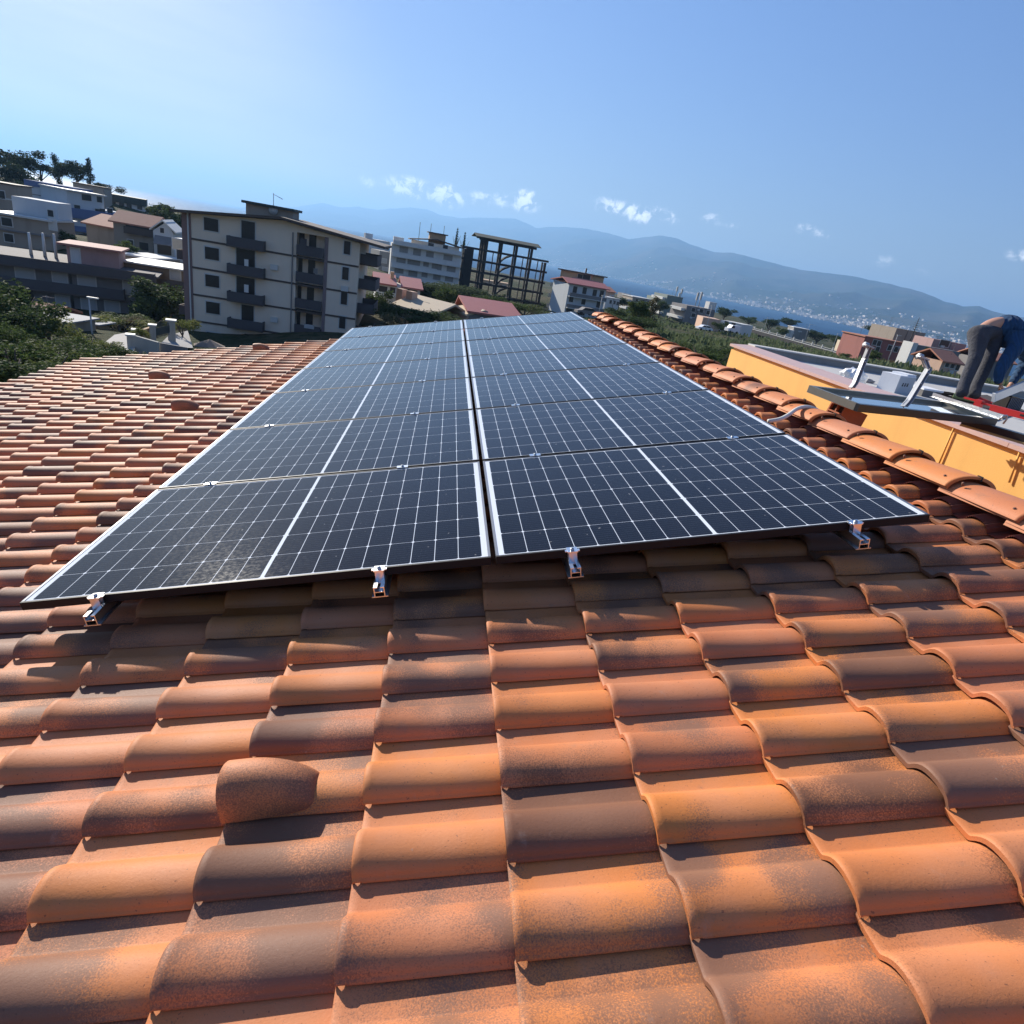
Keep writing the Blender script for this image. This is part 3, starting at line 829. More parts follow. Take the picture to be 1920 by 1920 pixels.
skin_obj('jeans', jeans, [(0, 1), (1, 2), (2, 3), (3, 4), (4, 5), (5, 6), (0, 7), (7, 8), (8, 9), (9, 10), (10, 11), (11, 12)], MAT['denim'], wk)
sweat = [J(1866, 605, (.165, .15)), J(1888, 612, (.20, .18)), J(1907, 624, (.215, .19)), J(1930, 643, (.19, .17)), J(1938, 655, .11),
         J(1906, 650, .115, -.17), J(1890, 671, .098, -.20), J(1876, 692, .082, -.21), J(1871, 710, .066, -.22), J(1872, 721, .052, -.22),
         J(1925, 680, .09, .18), J(1907, 703, .065, .14), J(1897, 720, .048, .02)]
skin_obj('sweatshirt', sweat, [(0, 1), (1, 2), (2, 3), (3, 4), (2, 5), (5, 6), (6, 7), (7, 8), (8, 9), (3, 10), (10, 11), (11, 12)], MAT['sweat'], wk)
# hands: palm and five fingers closed round the bar
def hand(c, dirx, diry, dirz, nm):
    """c palm centre; dirx along fingers, diry across the knuckles, dirz out of the back of the hand"""
    jo = [(c, (.040, .022)), (c - dirx * .045, (.028, .020))]; ed = [(0, 1)]
    for k, (l_, s_) in enumerate(((.034, .9), (.040, 1), (.037, .95), (.029, .8))):
        y_ = (k - 1.5) * .020
        b = c + dirx * .025 + diry * y_
        i0 = len(jo)
        jo += [(b, .0095), (b + dirx * l_, .0092), (b + dirx * l_ * 1.25 - dirz * l_ * .75, .0085), (b + dirx * l_ * .7 - dirz * l_ * 1.3, .0075)]
        ed += [(0, i0), (i0, i0 + 1), (i0 + 1, i0 + 2), (i0 + 2, i0 + 3)]
    i0 = len(jo); b = c - dirx * .015 - diry * .030
    jo += [(b, .012), (b + dirx * .025 - diry * .020 - dirz * .012, .011), (b + dirx * .048 - diry * .010 - dirz * .030, .009)]
    ed += [(0, i0), (i0, i0 + 1), (i0 + 1, i0 + 2)]
    return skin_obj(nm, jo, ed, MAT['skin'], wk, 2)
hand(pj(1876, 727, -.22) - O, Vector((.3, 0, -.95)).normalized(), Vector((.2, .98, 0)).normalized(), Vector((-.9, .2, -.3)).normalized(), 'hand')
hand(pj(1892, 724, .0) - O, Vector((.1, 0, -1)).normalized(), Vector((.2, .98, 0)).normalized(), Vector((-.9, .2, -.1)).normalized(), 'hand')
def shoe(a, b, mat, sole):
    mb = MB(); t_ = (b - a).normalized(); s_ = t_.cross(Vector((0, 0, 1))).normalized()
    prof = [(-.11, .035, .055), (-.085, .042, .095), (-.04, .043, .105), (.0, .044, .085), (.05, .048, .062), (.10, .048, .05), (.145, .038, .040), (.17, .018, .028)]
    vs = []; n = 10
    for (x, w_, h_) in prof:
        for k in range(n):
            an = math.pi * 2 * k / n
            vs.append(a + t_ * x * 1.15 + s_ * (w_ * 1.3 * math.cos(an)) + Vector((0, 0, .028 + max(0, h_ * math.sin(an)) + min(0, .018 * math.sin(an)))))
    fs = [(i * n + k, i * n + (k + 1) % n, (i + 1) * n + (k + 1) % n, (i + 1) * n + k) for i in range(len(prof) - 1) for k in range(n)]
    fs += [tuple(range(n)), tuple(reversed(range(len(vs) - n, len(vs))))]
    mb.add(vs, fs, smooth=True); o = mb.build('shoe', mat, wk)
    mb = MB(); pts = []
    for (x, w_, h_) in prof: pts.append(a + t_ * x + s_ * w_)
    for (x, w_, h_) in reversed(prof): pts.append(a + t_ * x - s_ * w_)
    pts = [Vector((p.x, p.y, a.z - .004)) for p in pts]
    mb.prism(pts, (0, 0, .022)); mb.build('sole', sole, o)
MAT['lime'] = plain('lime_shoe_mesh', (.38, .45, .20), .7, var=.3, scale=40)
MAT['redshoe'] = plain('red_shoe_mesh', (.60, .05, .04), .6, var=.2, scale=40)
fz = FZ + .004
fa = at_z(1803, 752, fz); fb = fa + Vector((.14, -.10, 0)); shoe(fa - O, fb - O, MAT['lime'], MAT['dark'])
fa = at_z(1828, 755, fz); fb = fa + Vector((.14, -.10, 0)); shoe(fa - O, fb - O, MAT['redshoe'], MAT['dark'])
mb = MB(); a_ = pj(1852, 597, -.02) - O; b_ = pj(1838, 601, -.14) - O
mb.tube([pj(1853, 590, .0) - O, pj(1845, 594, -.15) - O, pj(1842, 612, -.19) - O], .014, 8); pass
o = blob('hair', MAT['hair'], .105, .115, .12, 9, .25, 3, 5, wk); o.location = pj(1949, 694) - O
# silver bar held by the worker
p0 = at_d(1864, 745, DP - .55); p1 = at_d(1945, 712, DP - .45)
t = thing('silver_bar', 'broad silver aluminium bar with shiny faces held at an angle by the worker', 'metal bar', p0)
mb = MB(); mb.bar((0, 0, 0), p1 - p0, .04, .115, up=(0, 0, 1)); mb.build('bar_body', MAT['alu'], t)
mb = MB(); u_ = (p1 - p0).normalized(); mb.bar(-u_ * .012, -u_ * .001, .044, .119); mb.build('end_cap', MAT['white'], t)
p = at_z(1886, 765, .60)
t = thing('ribbed_crate', 'small grey ribbed plastic crate standing under the silver bar', 'crate', p, R(8))
mb = MB(); mb.box((-.13, -.10, 0), (.13, .10, .012)); 
for s_ in (-1, 1): mb.box((-.13, s_ * .10 - .006, .012), (.13, s_ * .10 + .006, .17)); mb.box((s_ * .13 - .006, -.094, .012), (s_ * .13 + .006, .094, .17))
mb.build('crate_shell', MAT['dark'], t)
mb = MB()
for k in range(9): mb.box((-.125 + k * .03, -.116, .01), (-.115 + k * .03, -.1062, .165))
mb.build('rib', plain('grey_rib', (.2, .2, .22), .6), t)

# ------------------------------------------------------------------ terrain, sea, far coast
SEA = -70.0
GP = []   # ground control points
def gp(px, py, D):
    p = at_d(px, py, D); GP.append((p.x, p.y, p.z))
for a in [(368, 650, 71), (660, 640, 74), (240, 660, 50), (120, 690, 36), (170, 632, 56), (250, 592, 86), (10, 575, 80), (215, 475, 118), (330, 480, 112), (100, 440, 148),
          (20, 425, 120), (200, 402, 165), (270, 400, 195), (60, 350, 185), (150, 350, 190), (700, 575, 105), (790, 575, 110), (850, 592, 92), (930, 600, 92), (740, 520, 178), (865, 545, 182), (900, 568, 190), (1020, 580, 195), (1060, 592, 175),
          (1130, 592, 175), (1160, 585, 230), (1220, 590, 260), (1250, 600, 270), (1330, 615, 240), (1400, 690, 60), (1250, 640, 75), (1500, 720, 48), (1390, 640, 170),
          (1500, 664, 290), (1420, 642, 340), (1640, 690, 140), (1700, 690, 135), (1790, 708, 105), (1900, 760, 60), (1600, 676, 240), (1300, 590, 420), (1550, 640, 520), (1750, 690, 420), (1050, 545, 600), (800, 500, 500), (500, 425, 500), (350, 412, 300), (270, 392, 240), (200, 375, 230), (100, 350, 230), (0, 332, 225)]:
    gp(*a)
for (x, y, z) in [(0, 2, -8.5), (8, 2, -8.5), (-8, 6, -8.6), (-12, -20, -8), (20, -20, -9), (0, -60, -6), (40, -50, -12), (-60, -40, -2), (-60, 0, -4), (14, 12, -9), (30, 10, -12), (0, 20, -9.6), (-14, 22, -10),
                  (-260, 60, 14), (-200, -100, 12), (300, 0, -40), (700, 500, -52), (600, 0, -55), (-500, 300, 5), (-400, 700, -35), (0, 1100, -52), (500, 1000, -56), (-500, 1200, -40), (1000, 600, -66), (0, -700, 20), (-800, 0, 40)]:
    GP.append((x, y, z))
def ground(x, y):
    s = 0; w = 0
    for (a, b, c) in GP:
        d2 = (a - x) ** 2 + (b - y) ** 2
        sc_ = 6 + .04 * math.hypot(a, b)
        k = 1.0 / (d2 + sc_ * sc_) ** 1.8
        s += c * k; w += k
    z = s / w
    r = math.hypot(x, y); az_ = math.atan2(x, y)
    shore = 1500 + 500 * math.sin(az_ * 1.3 + 2) + 60 * mnoise.noise(Vector((az_ * 14, 0, 3)))
    if az_ < -.9 or az_ > 2.4: shore = 9000
    t = min(1, max(0, (r - shore * .55) / (shore * .45)))
    t = t * t * (3 - 2 * t)
    z = z * (1 - t) + (SEA - 4) * t
    return z + mnoise.noise(Vector((x * .03, y * .03, 0))) * min(1.2, r * .008)
mb = MB(); NA, NR = 260, 110
for i in range(NR):
    r = 3 * (2600 / 3) ** (i / (NR - 1))
    for k in range(NA):
        a = 2 * math.pi * k / NA
        x, y = math.sin(a) * r, math.cos(a) * r
        mb.v.append(Vector((x, y, ground(x, y))))
mb.f = [[i * NA + k, i * NA + (k + 1) % NA, (i + 1) * NA + (k + 1) % NA, (i + 1) * NA + k] for i in range(NR - 1) for k in range(NA)]
mb.f.append(list(range(NA)))
for q in mb.f: q.reverse()
mb.sm = [True] * len(mb.f); mb.mi = [0] * len(mb.f)
q = NT('scrubby_ground'); co = q.n('ShaderNodeTexCoord').outputs['Object']
c = q.mix(q.ramp(q.noise(co, .045, 6, .65), .38, .62), (.040, .052, .022), (.12, .10, .055))
c = q.mix(q.ramp(q.noise(co, .6, 5, .7), .45, .62, 0, .8), c, (.035, .048, .018))
q.set(color=c, rough=.95, spec=.1); q.bump(q.noise(co, 1.5, 6, .7), 1.0, .5)
tag(mb.build('ground', q.m), kind='structure')

mb = MB(); mb.add([(-60000, -20000, SEA), (60000, -20000, SEA), (60000, 90000, SEA), (-60000, 90000, SEA)], [(0, 1, 2, 3)])
q = NT('sea_water'); co = q.n('ShaderNodeTexCoord').outputs['Object']
mp = q.n('ShaderNodeMapping'); mp.inputs['Scale'].default_value = (1, .35, 1); mp.inputs['Rotation'].default_value = (0, 0, .5); q.l(co, mp.inputs[0])
q.set(color=q.mix(q.ramp(q.noise(mp.outputs[0], .0012, 5, .6), .4, .65), (.006, .040, .105), (.010, .060, .135)), rough=.5, spec=.05, ior=1.33)
q.bump(q.noise(co, .12, 4, .6), .7, 1.2)
tag(mb.build('sea', q.m), kind='structure')

# far mountains: ridge given where it stands, shore in front of it
RIDGE = [(330, 392, 30), (420, 388, 28), (500, 389, 26), (555, 388, 24), (602, 380, 23), (641, 388, 22.5), (672, 387, 22), (709, 393, 22), (770, 388, 21), (800, 392, 20.5), (822, 401, 20), (856, 408, 19.5), (889, 407, 19), (930, 408, 18.5), (968, 409, 18), (985, 417, 17.5),
         (1004, 426, 17.2), (1056, 424, 16.5), (1100, 428, 15.6), (1140, 436, 15), (1180, 448, 14.2), (1210, 444, 13.7), (1240, 440, 13.2), (1270, 446, 12.8), (1302, 460, 12.4), (1341, 472, 12), (1375, 473.5, 11.7), (1396, 478, 11.4), (1440, 490, 11),
         (1500, 505, 10.5), (1560, 512, 10), (1600, 517, 9.7), (1640, 525, 9.4), (1703, 540, 9), (1731, 548, 8.8), (1774, 565, 8.5), (1807, 574, 8.3), (1836, 573, 8.1), (1858, 582, 8), (1903, 593, 7.8), (1960, 600, 7.5), (2050, 630, 7.2), (2200, 670, 7), (2500, 760, 6.8)]
SHORE = [(330, 19), (700, 15), (1050, 11.5), (1117, 10), (1219, 8.4), (1312, 7.2), (1396, 6.3), (1577, 5.1), (1661, 4.5), (1750, 4.1), (1900, 3.7), (2500, 3.0)]
def lerp_tab(tab, x, k):
    if x <= tab[0][0]: return tab[0][k]
    for a, b in zip(tab[:-1], tab[1:]):
        if a[0] <= x <= b[0]:
            t = (x - a[0]) / (b[0] - a[0]); return a[k] * (1 - t) + b[k] * t
    return tab[-1][k]
mb = MB(); NS, NTT = 420, 44
grid = []
for i in range(NS):
    px = 330 + (2500 - 330) * i / (NS - 1)
    ry = lerp_tab(RIDGE, px, 1) + 1.2 * mnoise.noise(Vector((px * .05, 0, 0))); rd = lerp_tab(RIDGE, px, 2) * 1000
    top = at_d(px, ry, rd)
    hd = Vector((top.x - CAM.x, top.y - CAM.y, 0)).normalized()
    sd_ = lerp_tab(SHORE, px, 1) * 1000
    # distance along the ground for the shore (depth -> range)
    rr = Vector((top.x - CAM.x, top.y - CAM.y, 0)).length
    sr = rr * sd_ / rd
    for k in range(NTT):
        t = k / (NTT - 1) * 1.25
        r = sr + (rr - sr) * t + (mnoise.noise(Vector((px * .02, 3, 0))) * 250 if t < .6 else 0) * (1 - t)
        x = CAM.x + hd.x * r; y = CAM.y + hd.y * r
        H = top.z - SEA
        if t <= 1:
            pr = (.035 * min(1, t / .12) + .965 * max(0, (t - .08) / .92) ** 1.25) if t > 0 else -.01
        else: pr = 1 - (t - 1) * 2.2
        nn = mnoise.fractal(Vector((x * .00065, y * .00065, 5)), 1.0, 2.1, 6)
        rid = 1 - abs(mnoise.noise(Vector((x * .0011 + 7, y * .0011, 0)))) * 2
        amp = H * .30 * math.sin(min(1, t) * math.pi) * (1 if t < 1 else 0)
        z = SEA + H * pr + amp * (nn * .5 + (rid - .5) * .45) * (1 if t > .1 else t * 10)
        if t <= 1:    # nothing in front may rise over the skyline
            zmax = CAM.z + (top.z - CAM.z) * (r / rr) ** 1.0 - (1 - t) * 12
            z = min(z, zmax)
        grid.append(Vector((x, y, z)))
mb.v = grid
mb.f = [[i * NTT + k, (i + 1) * NTT + k, (i + 1) * NTT + k + 1, i * NTT + k + 1] for i in range(NS - 1) for k in range(NTT - 1)]
mb.sm = [True] * len(mb.f); mb.mi = [0] * len(mb.f)
q = NT('mountain_slopes'); co = q.n('ShaderNodeTexCoord').outputs['Object']
c = q.mix(q.ramp(q.noise(co, .0011, 8, .65), .38, .64), (.030, .042, .030), (.085, .078, .058))
q.set(color=c, rough=1, spec=0); q.bump(q.noise(co, .004, 6, .6), .6, 40)
tag(mb.build('mountains', q.m), kind='structure')
# towns along the far shore: thousands of tiny houses, beyond counting
mb = MB(); r5 = random.Random(5)
for n_ in range(5200):
    i = r5.randrange(int(NS * .25), NS - 1); 
    t = abs(r5.gauss(0, .07)) + .012
    if r5.random() < .12: t = r5.uniform(.05, .45)
    dens = mnoise.noise(Vector((i * .06, t * 8, 1)))
    if dens < r5.uniform(-.5, .35): continue
    kf = t / 1.25 * (NTT - 1); k = int(kf)
    if k >= NTT - 2: continue
    p = grid[i * NTT + k].lerp(grid[i * NTT + k + 1], kf - k).lerp(grid[(i + 1) * NTT + k].lerp(grid[(i + 1) * NTT + k + 1], kf - k), r5.random())
    s_ = r5.uniform(7, 20); h_ = r5.uniform(5, 16); a = r5.uniform(0, 3)
    M = Matrix.Translation(p) @ Matrix.Rotation(a, 4, 'Z')
    mb.box((-s_, -s_ * .6, -6), (s_, s_ * .6, h_), M=M)
o = mb.build('far_town', plain('pale_town_walls', (.62, .55, .48), .8, var=.3, scale=.01)); tag(o, 'pale specks of towns strung along the far shore under the mountains', 'town', kind='stuff')

# haze: one closed box of even air
mb = MB(); mb.box((-34000, -4000, -78), (34000, 33000, max(p.z for p in grid) + 25))
hz = bpy.data.materials.new('haze_air'); hz.use_nodes = True; hz.node_tree.nodes.clear()
ho = hz.node_tree.nodes.new('ShaderNodeOutputMaterial'); hv = hz.node_tree.nodes.new('ShaderNodeVolumePrincipled')
hv.inputs['Color'].default_value = (.33, .61, 1.0, 1); hv.inputs['Density'].default_value = 0.000092; hv.inputs['Anisotropy'].default_value = 0.3
hz.node_tree.links.new(hv.outputs[0], ho.inputs['Volume'])
tag(mb.build('haze', hz), kind='stuff')

# ------------------------------------------------------------------ buildings
def wallmat(name, c, grime=.25): return plain(name, c, .85, var=.07, scale=.6, grime=grime)
W_ = {}
W_['cream'] = wallmat('cream_wall', (.74, .62, .48), .12)
W_['white'] = wallmat('white_wall', (.62, .61, .57), .15)
W_['grey'] = wallmat('grey_wall', (.28, .265, .24), .3)
W_['taupe'] = wallmat('taupe_wall', (.33, .27, .21), .3)
W_['tan'] = wallmat('tan_wall', (.50, .33, .19), .2)
W_['pink'] = wallmat('pink_wall', (.36, .23, .21), .25)
W_['peach'] = wallmat('peach_wall', (.58, .38, .27), .15)
W_['red'] = wallmat('red_wall', (.33, .125, .10), .3)
W_['blue'] = wallmat('blue_paint', (.11, .15, .27), .1)
W_['bluewh'] = wallmat('bluish_white_wall', (.50, .52, .52), .15)
W_['darkgrey'] = wallmat('dark_grey_parapet', (.085, .075, .075), .15)
W_['slate'] = wallmat('slate_wall', (.20, .185, .175), .3)
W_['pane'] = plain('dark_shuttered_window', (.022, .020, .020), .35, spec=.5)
W_['shutter'] = plain('pale_shutter', (.42, .42, .40), .6)
W_['frame'] = plain('pale_window_frame', (.55, .54, .50), .6)
W_['terracotta'] = plain('far_terracotta', (.40, .17, .105), .85, var=.2, scale=2)
W_['redmetal'] = plain('red_corrugated_roof', (.40, .13, .105), .6, var=.1, scale=1)
W_['roofgrey'] = plain('grey_roofing', (.26, .27, .28), .8, var=.15, scale=.8)
W_['darkroof'] = plain('dark_green_roof_edge', (.045, .055, .045), .7)
W_['brownroof'] = plain('brown_eaves', (.09, .065, .050), .75)
W_['tanroof'] = plain('sandy_roof', (.58, .47, .33), .85, var=.1, scale=1)
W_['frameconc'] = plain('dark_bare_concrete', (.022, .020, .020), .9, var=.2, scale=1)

class Bld:
    """a building whose front face runs from A to B (given where their top corners stand); local x along the front, y into the block, z up"""
    def __init__(s, name, label, pA, DA, pB, DB, cat='building', depth=10, base=None, group=None):
        A = at_d(*pA, DA); B = at_d(*pB, DB)
        s.zt = (A.z + B.z) / 2
        A.z = B.z = 0
        ux = (B - A).normalized(); uy = Vector((-ux.y, ux.x, 0))
        if uy.dot(Vector((A.x - CAM.x, A.y - CAM.y, 0))) < 0: uy = -uy
        s.L = (B - A).length; s.depth = depth
        mid = A + ux * s.L / 2 + uy * depth / 2
        s.zb = min(ground(A.x, A.y), ground(B.x, B.y), ground(mid.x, mid.y)) - 1.5 if base is None else base
        s.A = Vector((A.x, A.y, s.zb)); s.ux = ux; s.uy = uy; s.H = s.zt - s.zb
        s.o = thing(name, label, cat, s.A, 0, group)
        s.o.rotation_euler = (0, 0, math.atan2(ux.y, ux.x))
        s.flip = (uy.x * -ux.y + uy.y * ux.x) < 0
    def loc(s, px, py, off=0.0):
        d = ray(px, py); n = s.uy; P0 = s.A + n * off
        t = (P0 - CAM).dot(n) / d.dot(n); p = CAM + d * t - s.A
        return p.dot(s.ux), p.z
    def box(s, name, x0, x1, y0, y1, z0, z1, mat, parent=None):
        mb = MB(); mb.box((x0, y0, z0), (x1, y1, z1)); return mb.build(name, mat, parent or s.o)
    def body(s, mat, name='wall', roofmat=None, parapet=0):
        s.box(name, 0, s.L, 0, s.depth, 0, s.H, mat)
        if roofmat: s.box('roof', -.25, s.L + .25, -.25, s.depth + .25, s.H + .002, s.H + .25, roofmat)
    def wins(s, pts, w, h, mat=None, frame=True, off=0.0, balc=None, bmat=None):
        for p in pts:
            x, z = s.loc(p[0], p[1], off); ww = p[2] if len(p) > 2 else w; hh = p[3] if len(p) > 3 else h
            mb = MB()
            if frame:
                mb.box((x - ww / 2 - .14, off - .05, z - hh / 2 - .14), (x + ww / 2 + .14, off + .02, z + hh / 2 + .14))
                f = mb.build('window', W_['frame'], s.o)
                mb = MB(); mb.box((x - ww / 2, off - .10, z - hh / 2), (x + ww / 2, off - .051, z + hh / 2)); 
                mb.build('pane', mat or W_['pane'], f)
            else:
                mb.box((x - ww / 2, off - .06, z - hh / 2), (x + ww / 2, off + .02, z + hh / 2)); mb.build('window', mat or W_['pane'], s.o)
    def gable(s, z, rise, over, mat, along=True, th=.25, x0=None, x1=None, y0=None, y1=None, pk=.5, name='roof'):
        x0 = -over if x0 is None else x0; x1 = s.L + over if x1 is None else x1; y0 = -over if y0 is None else y0; y1 = s.depth + over if y1 is None else y1
        mb = MB()
        if along:      # ridge runs along x
            ym = y0 + (y1 - y0) * pk
            mb.prism([(x0, y0, z), (x0, ym, z + rise), (x0, y1, z), (x0, y1, z - th), (x0, ym, z + rise - th), (x0, y0, z - th)], (x1 - x0, 0, 0))
        else:
            xm = x0 + (x1 - x0) * pk
            mb.prism([(x0, y0, z), (xm, y0, z + rise), (x1, y0, z), (x1, y0, z - th), (xm, y0, z + rise - th), (x0, y0, z - th)], (0, y1 - y0, 0))
        return mb.build(name, mat, s.o)
    def balcony(s, pc, w, h, proj, mat, slab=None, off=0.0, side=True):
        x, z = s.loc(pc[0], pc[1], off - proj * .5)
        t = .10
        mb = MB(); mb.box((x - w / 2, off - proj, z - h / 2), (x + w / 2, off - proj + t, z + h / 2))
        mb.box((x - w / 2, off - proj + t, z - h / 2), (x - w / 2 + t, off - .003, z + h / 2)); mb.box((x + w / 2 - t, off - proj + t, z - h / 2), (x + w / 2, off - .003, z + h / 2))
        b = mb.build('balcony', mat, s.o)
        mb = MB(); mb.box((x - w / 2 - .03, off - proj - .03, z - h / 2 - .14), (x + w / 2 + .03, off - .004, z - h / 2 - .003)); mb.build('floor_slab', slab or mat, b)
        return b

def fittings(b, n, seed, off=-.02):
    r_ = random.Random(seed)
    for k in range(n):
        x = r_.uniform(.08, .92) * b.L; z = b.H - r_.choice([1.6, 4.7, 7.8]) + r_.uniform(-.2, .4)
        if z < 1: continue
        if r_.random() < .6: b.box('air_conditioner', x, x + .85, off - .35, off, z, z + .55, W_['frame'])
        else: b.box('drainpipe', x, x + .12, off - .14, off - .01, 0, b.H - .1, W_['slate'])
    for k in range(max(1, n // 2)):
        x = r_.uniform(.1, .9) * b.L; y = r_.uniform(.3, .7) * b.depth; mb = MB(); h_ = r_.uniform(1.6, 3.0)
        mb.tube([(x, y, b.H), (x, y, b.H + h_)], .035, 4); mb.tube([(x - .5, y, b.H + h_ - .15), (x + .7, y, b.H + h_ - .15)], .025, 4)
        for q_ in range(4): mb.tube([(x - .3 + q_ * .3, y - .3, b.H + h_ - .15), (x - .3 + q_ * .3, y + .3, b.H + h_ - .15)], .02, 4)
        mb.build('aerial', W_['slate'], b.o)
# ---- five storey apartment block
b = Bld('apartment_block', 'five storey cream apartment block with dark balconies, right behind the tile roof', (357.3, 397), 71, (675.2, 459), 74.5, depth=12)
G = W_['cream']
xn0, _ = b.loc(557, 430); xn1, _ = b.loc(616, 445); Lb_ = b.L
REC = 1.5
b.box('wall', 0, xn0, 0, b.depth, 0, b.H, G)
b.box('wall', xn0 + .001, xn1, REC, b.depth - .01, 0, b.H - .004, G)
b.box('wall', xn1 + .001, b.L, 0, b.depth, 0, b.H, G)
b.box('corner_pilaster', -1.0, -.005, -.10, 1.2, 0, b.H, plain('brown_pink_pilaster', (.24, .15, .13), .8))
b.box('downpipe', -.35, -.20, -.25, -.11, 0, b.H, W_['frame'])
b.box('pilaster', xn1 - .38, xn1 + .02, -.10, .6, 0, b.H - .01, plain('mauve_pilaster', (.22, .165, .16), .8))
bandm = W_['brownroof']
for (yl, yr) in ((447.2, 478), (500.4, 528), (551, 577), (600.5, 626)):
    _, z0_ = b.loc(358, yl)
    b.box('string_course', 0.0, xn0 + .02, -.07, -.004, z0_ - .11, z0_ + .11, bandm)
    b.box('string_course', xn1 + .03, b.L, -.07, -.004, z0_ - .11, z0_ + .11, bandm)
    b.box('balcony_floor', xn0 + .03, xn1 - .4, -.25, REC, z0_ - .14, z0_ + .06, W_['brownroof'])
b.wins([(396.3, 421.4), (397.8, 475.6), (398.4, 527), (399.5, 577.3)], 1.55, 1.35)
b.wins([(400.6, 633)], 1.55, 1.2)
b.wins([(651, 464.7), (647.8, 512.8), (645.2, 559.4), (641.9, 604.6)], .75, 1.45)
for i, (dx, dy, w_) in enumerate(((465.6, 434, 1.5), (460.8, 486, 2.1), (460.8, 538, 2.1), (464.5, 589.4, 1.4))):
    b.wins([(dx, dy)], w_, 2.2)
for (cx, cy) in ((461.9, 455.8), (461.9, 507), (461.6, 558), (461.6, 607.5)):
    b.balcony((cx, cy), 4.1, 1.05, 1.25, W_['darkgrey'], W_['brownroof'])
for (cx, cy) in ((584.5, 471), (583.5, 521), (581, 570), (579, 618)):
    x, z = b.loc(cx, cy); mb = MB(); mb.box((xn0 + .04, -.36, z - .62), (xn1 - .42, -.255, z + .52)); mb.build('balcony', W_['darkgrey'], b.o)
b.wins([(586.6, 451.6), (584.4, 503), (582.2, 551), (580, 599)], .85, 2.1, off=REC, frame=False)
b.wins([(564, 447), (560, 499), (558, 550), (556, 598)], .9, 2.0, off=REC, frame=False)
for (px_, py_, w_, h_, mt_) in ((462, 493, .45, .8, 'white'), (462, 541, .5, .9, 'white'), (580, 612, 1.2, .5, 'shutter'), (569, 455, .8, .9, 'darkgrey'), (592, 508, .5, .6, 'slate')):
    x_, z_ = b.loc(px_, py_, -1.0 if px_ < 500 else -.2); b.box('laundry', x_ - w_ / 2, x_ + w_ / 2, (-1.05 if px_ < 500 else -.42), (-1.0 if px_ < 500 else -.37), z_ - h_ / 2, z_ + h_ / 2, W_[mt_])
for (px_, py_) in ((425, 447), (508, 500), (640, 540), (508, 598)):
    x_, z_ = b.loc(px_, py_); b.box('air_conditioner', x_, x_ + .85, -.36, -.005, z_ - .3, z_ + .28, W_['frame'])
b.box('downpipe', xn0 - .5, xn0 - .36, -.16, -.075, 0, b.H - .1, W_['slate'])
b.wins([(476, 637, 2.2, 1.2)], 2.2, 1.2, frame=False)
for (cx, cy) in ((691, 487), (688, 533), (684.5, 579), (682, 622)):
    x, z = b.loc(cx, cy); mb = MB()
    mb.box((b.L + .01, 1.0, z - .6), (b.L + 2.1, 1.1, z + .5)); mb.box((b.L + 2.0, 1.1, z - .6), (b.L + 2.1, 8, z + .5)); mb.box((b.L + .01, 8.0, z - .6), (b.L + 2.1, 8.1, z + .5))
    q_ = mb.build('balcony', W_['darkgrey'], b.o)
    mb = MB(); mb.box((b.L + .01, .95, z - .78), (b.L + 2.15, 8.15, z - .603)); mb.build('floor_slab', W_['brownroof'], q_)
for (cx, cy) in ((344, 480), (345, 585)):
    x, z = b.loc(cx, cy); mb = MB(); mb.box((-2.4, 2.0, z - .6), (-.01, 2.1, z + .5)); mb.box((-2.4, 2.1, z - .6), (-2.3, 7, z + .5)); mb.build('balcony', W_['darkgrey'], b.o)
b.gable(b.H + .12, 1.25, 1.5, W_['brownroof'], along=False, th=.28, pk=.5, x0=-1.9, x1=b.L + 3.0, y0=-1.2)
mb = MB(); mb.prism([(0, .02, b.H), (b.L * .53, .02, b.H + 1.0), (b.L, .02, b.H)], (0, b.depth - .04, 0)); mb.build('gable_wall', G, b.o)
xs0, zs = b.loc(461, 400, 4); xs1, _ = b.loc(549, 400, 4)
_, zt_ = b.loc(500, 388, 4)
b.box('stair_tower', xs0, xs1, 4, 8, b.H + .3, zt_, W_['taupe'])
b.box('tower_roof', xs0 - .4, xs1 + .3, 3.5, 8.5, zt_ + .003, zt_ + .3, W_['darkroof'])
mb = MB(); xa, za_ = b.loc(513, 362, 5); mb.tube([(xa, 5, zt_ + .3), (xa, 5, za_)], .04, 5); mb.tube([(xa - .1, 5, za_ - .1), (xa + 1.1, 5, za_ - .5)], .03, 4)
for k in range(4): mb.tube([(xa + .2 + k * .25, 4.6, za_ - .2 - k * .1), (xa + .2 + k * .25, 5.4, za_ - .2 - k * .1)], .02, 4)
mb.build('aerial', W_['frame'], b.o)
mb = MB(); xd, zd = b.loc(513, 394, 3.9); mb.tube([(xd, 3.7, zd), (xd, 3.85, zd)], [.55, .5], 14); mb.build('satellite_dish', W_['frame'], b.o)

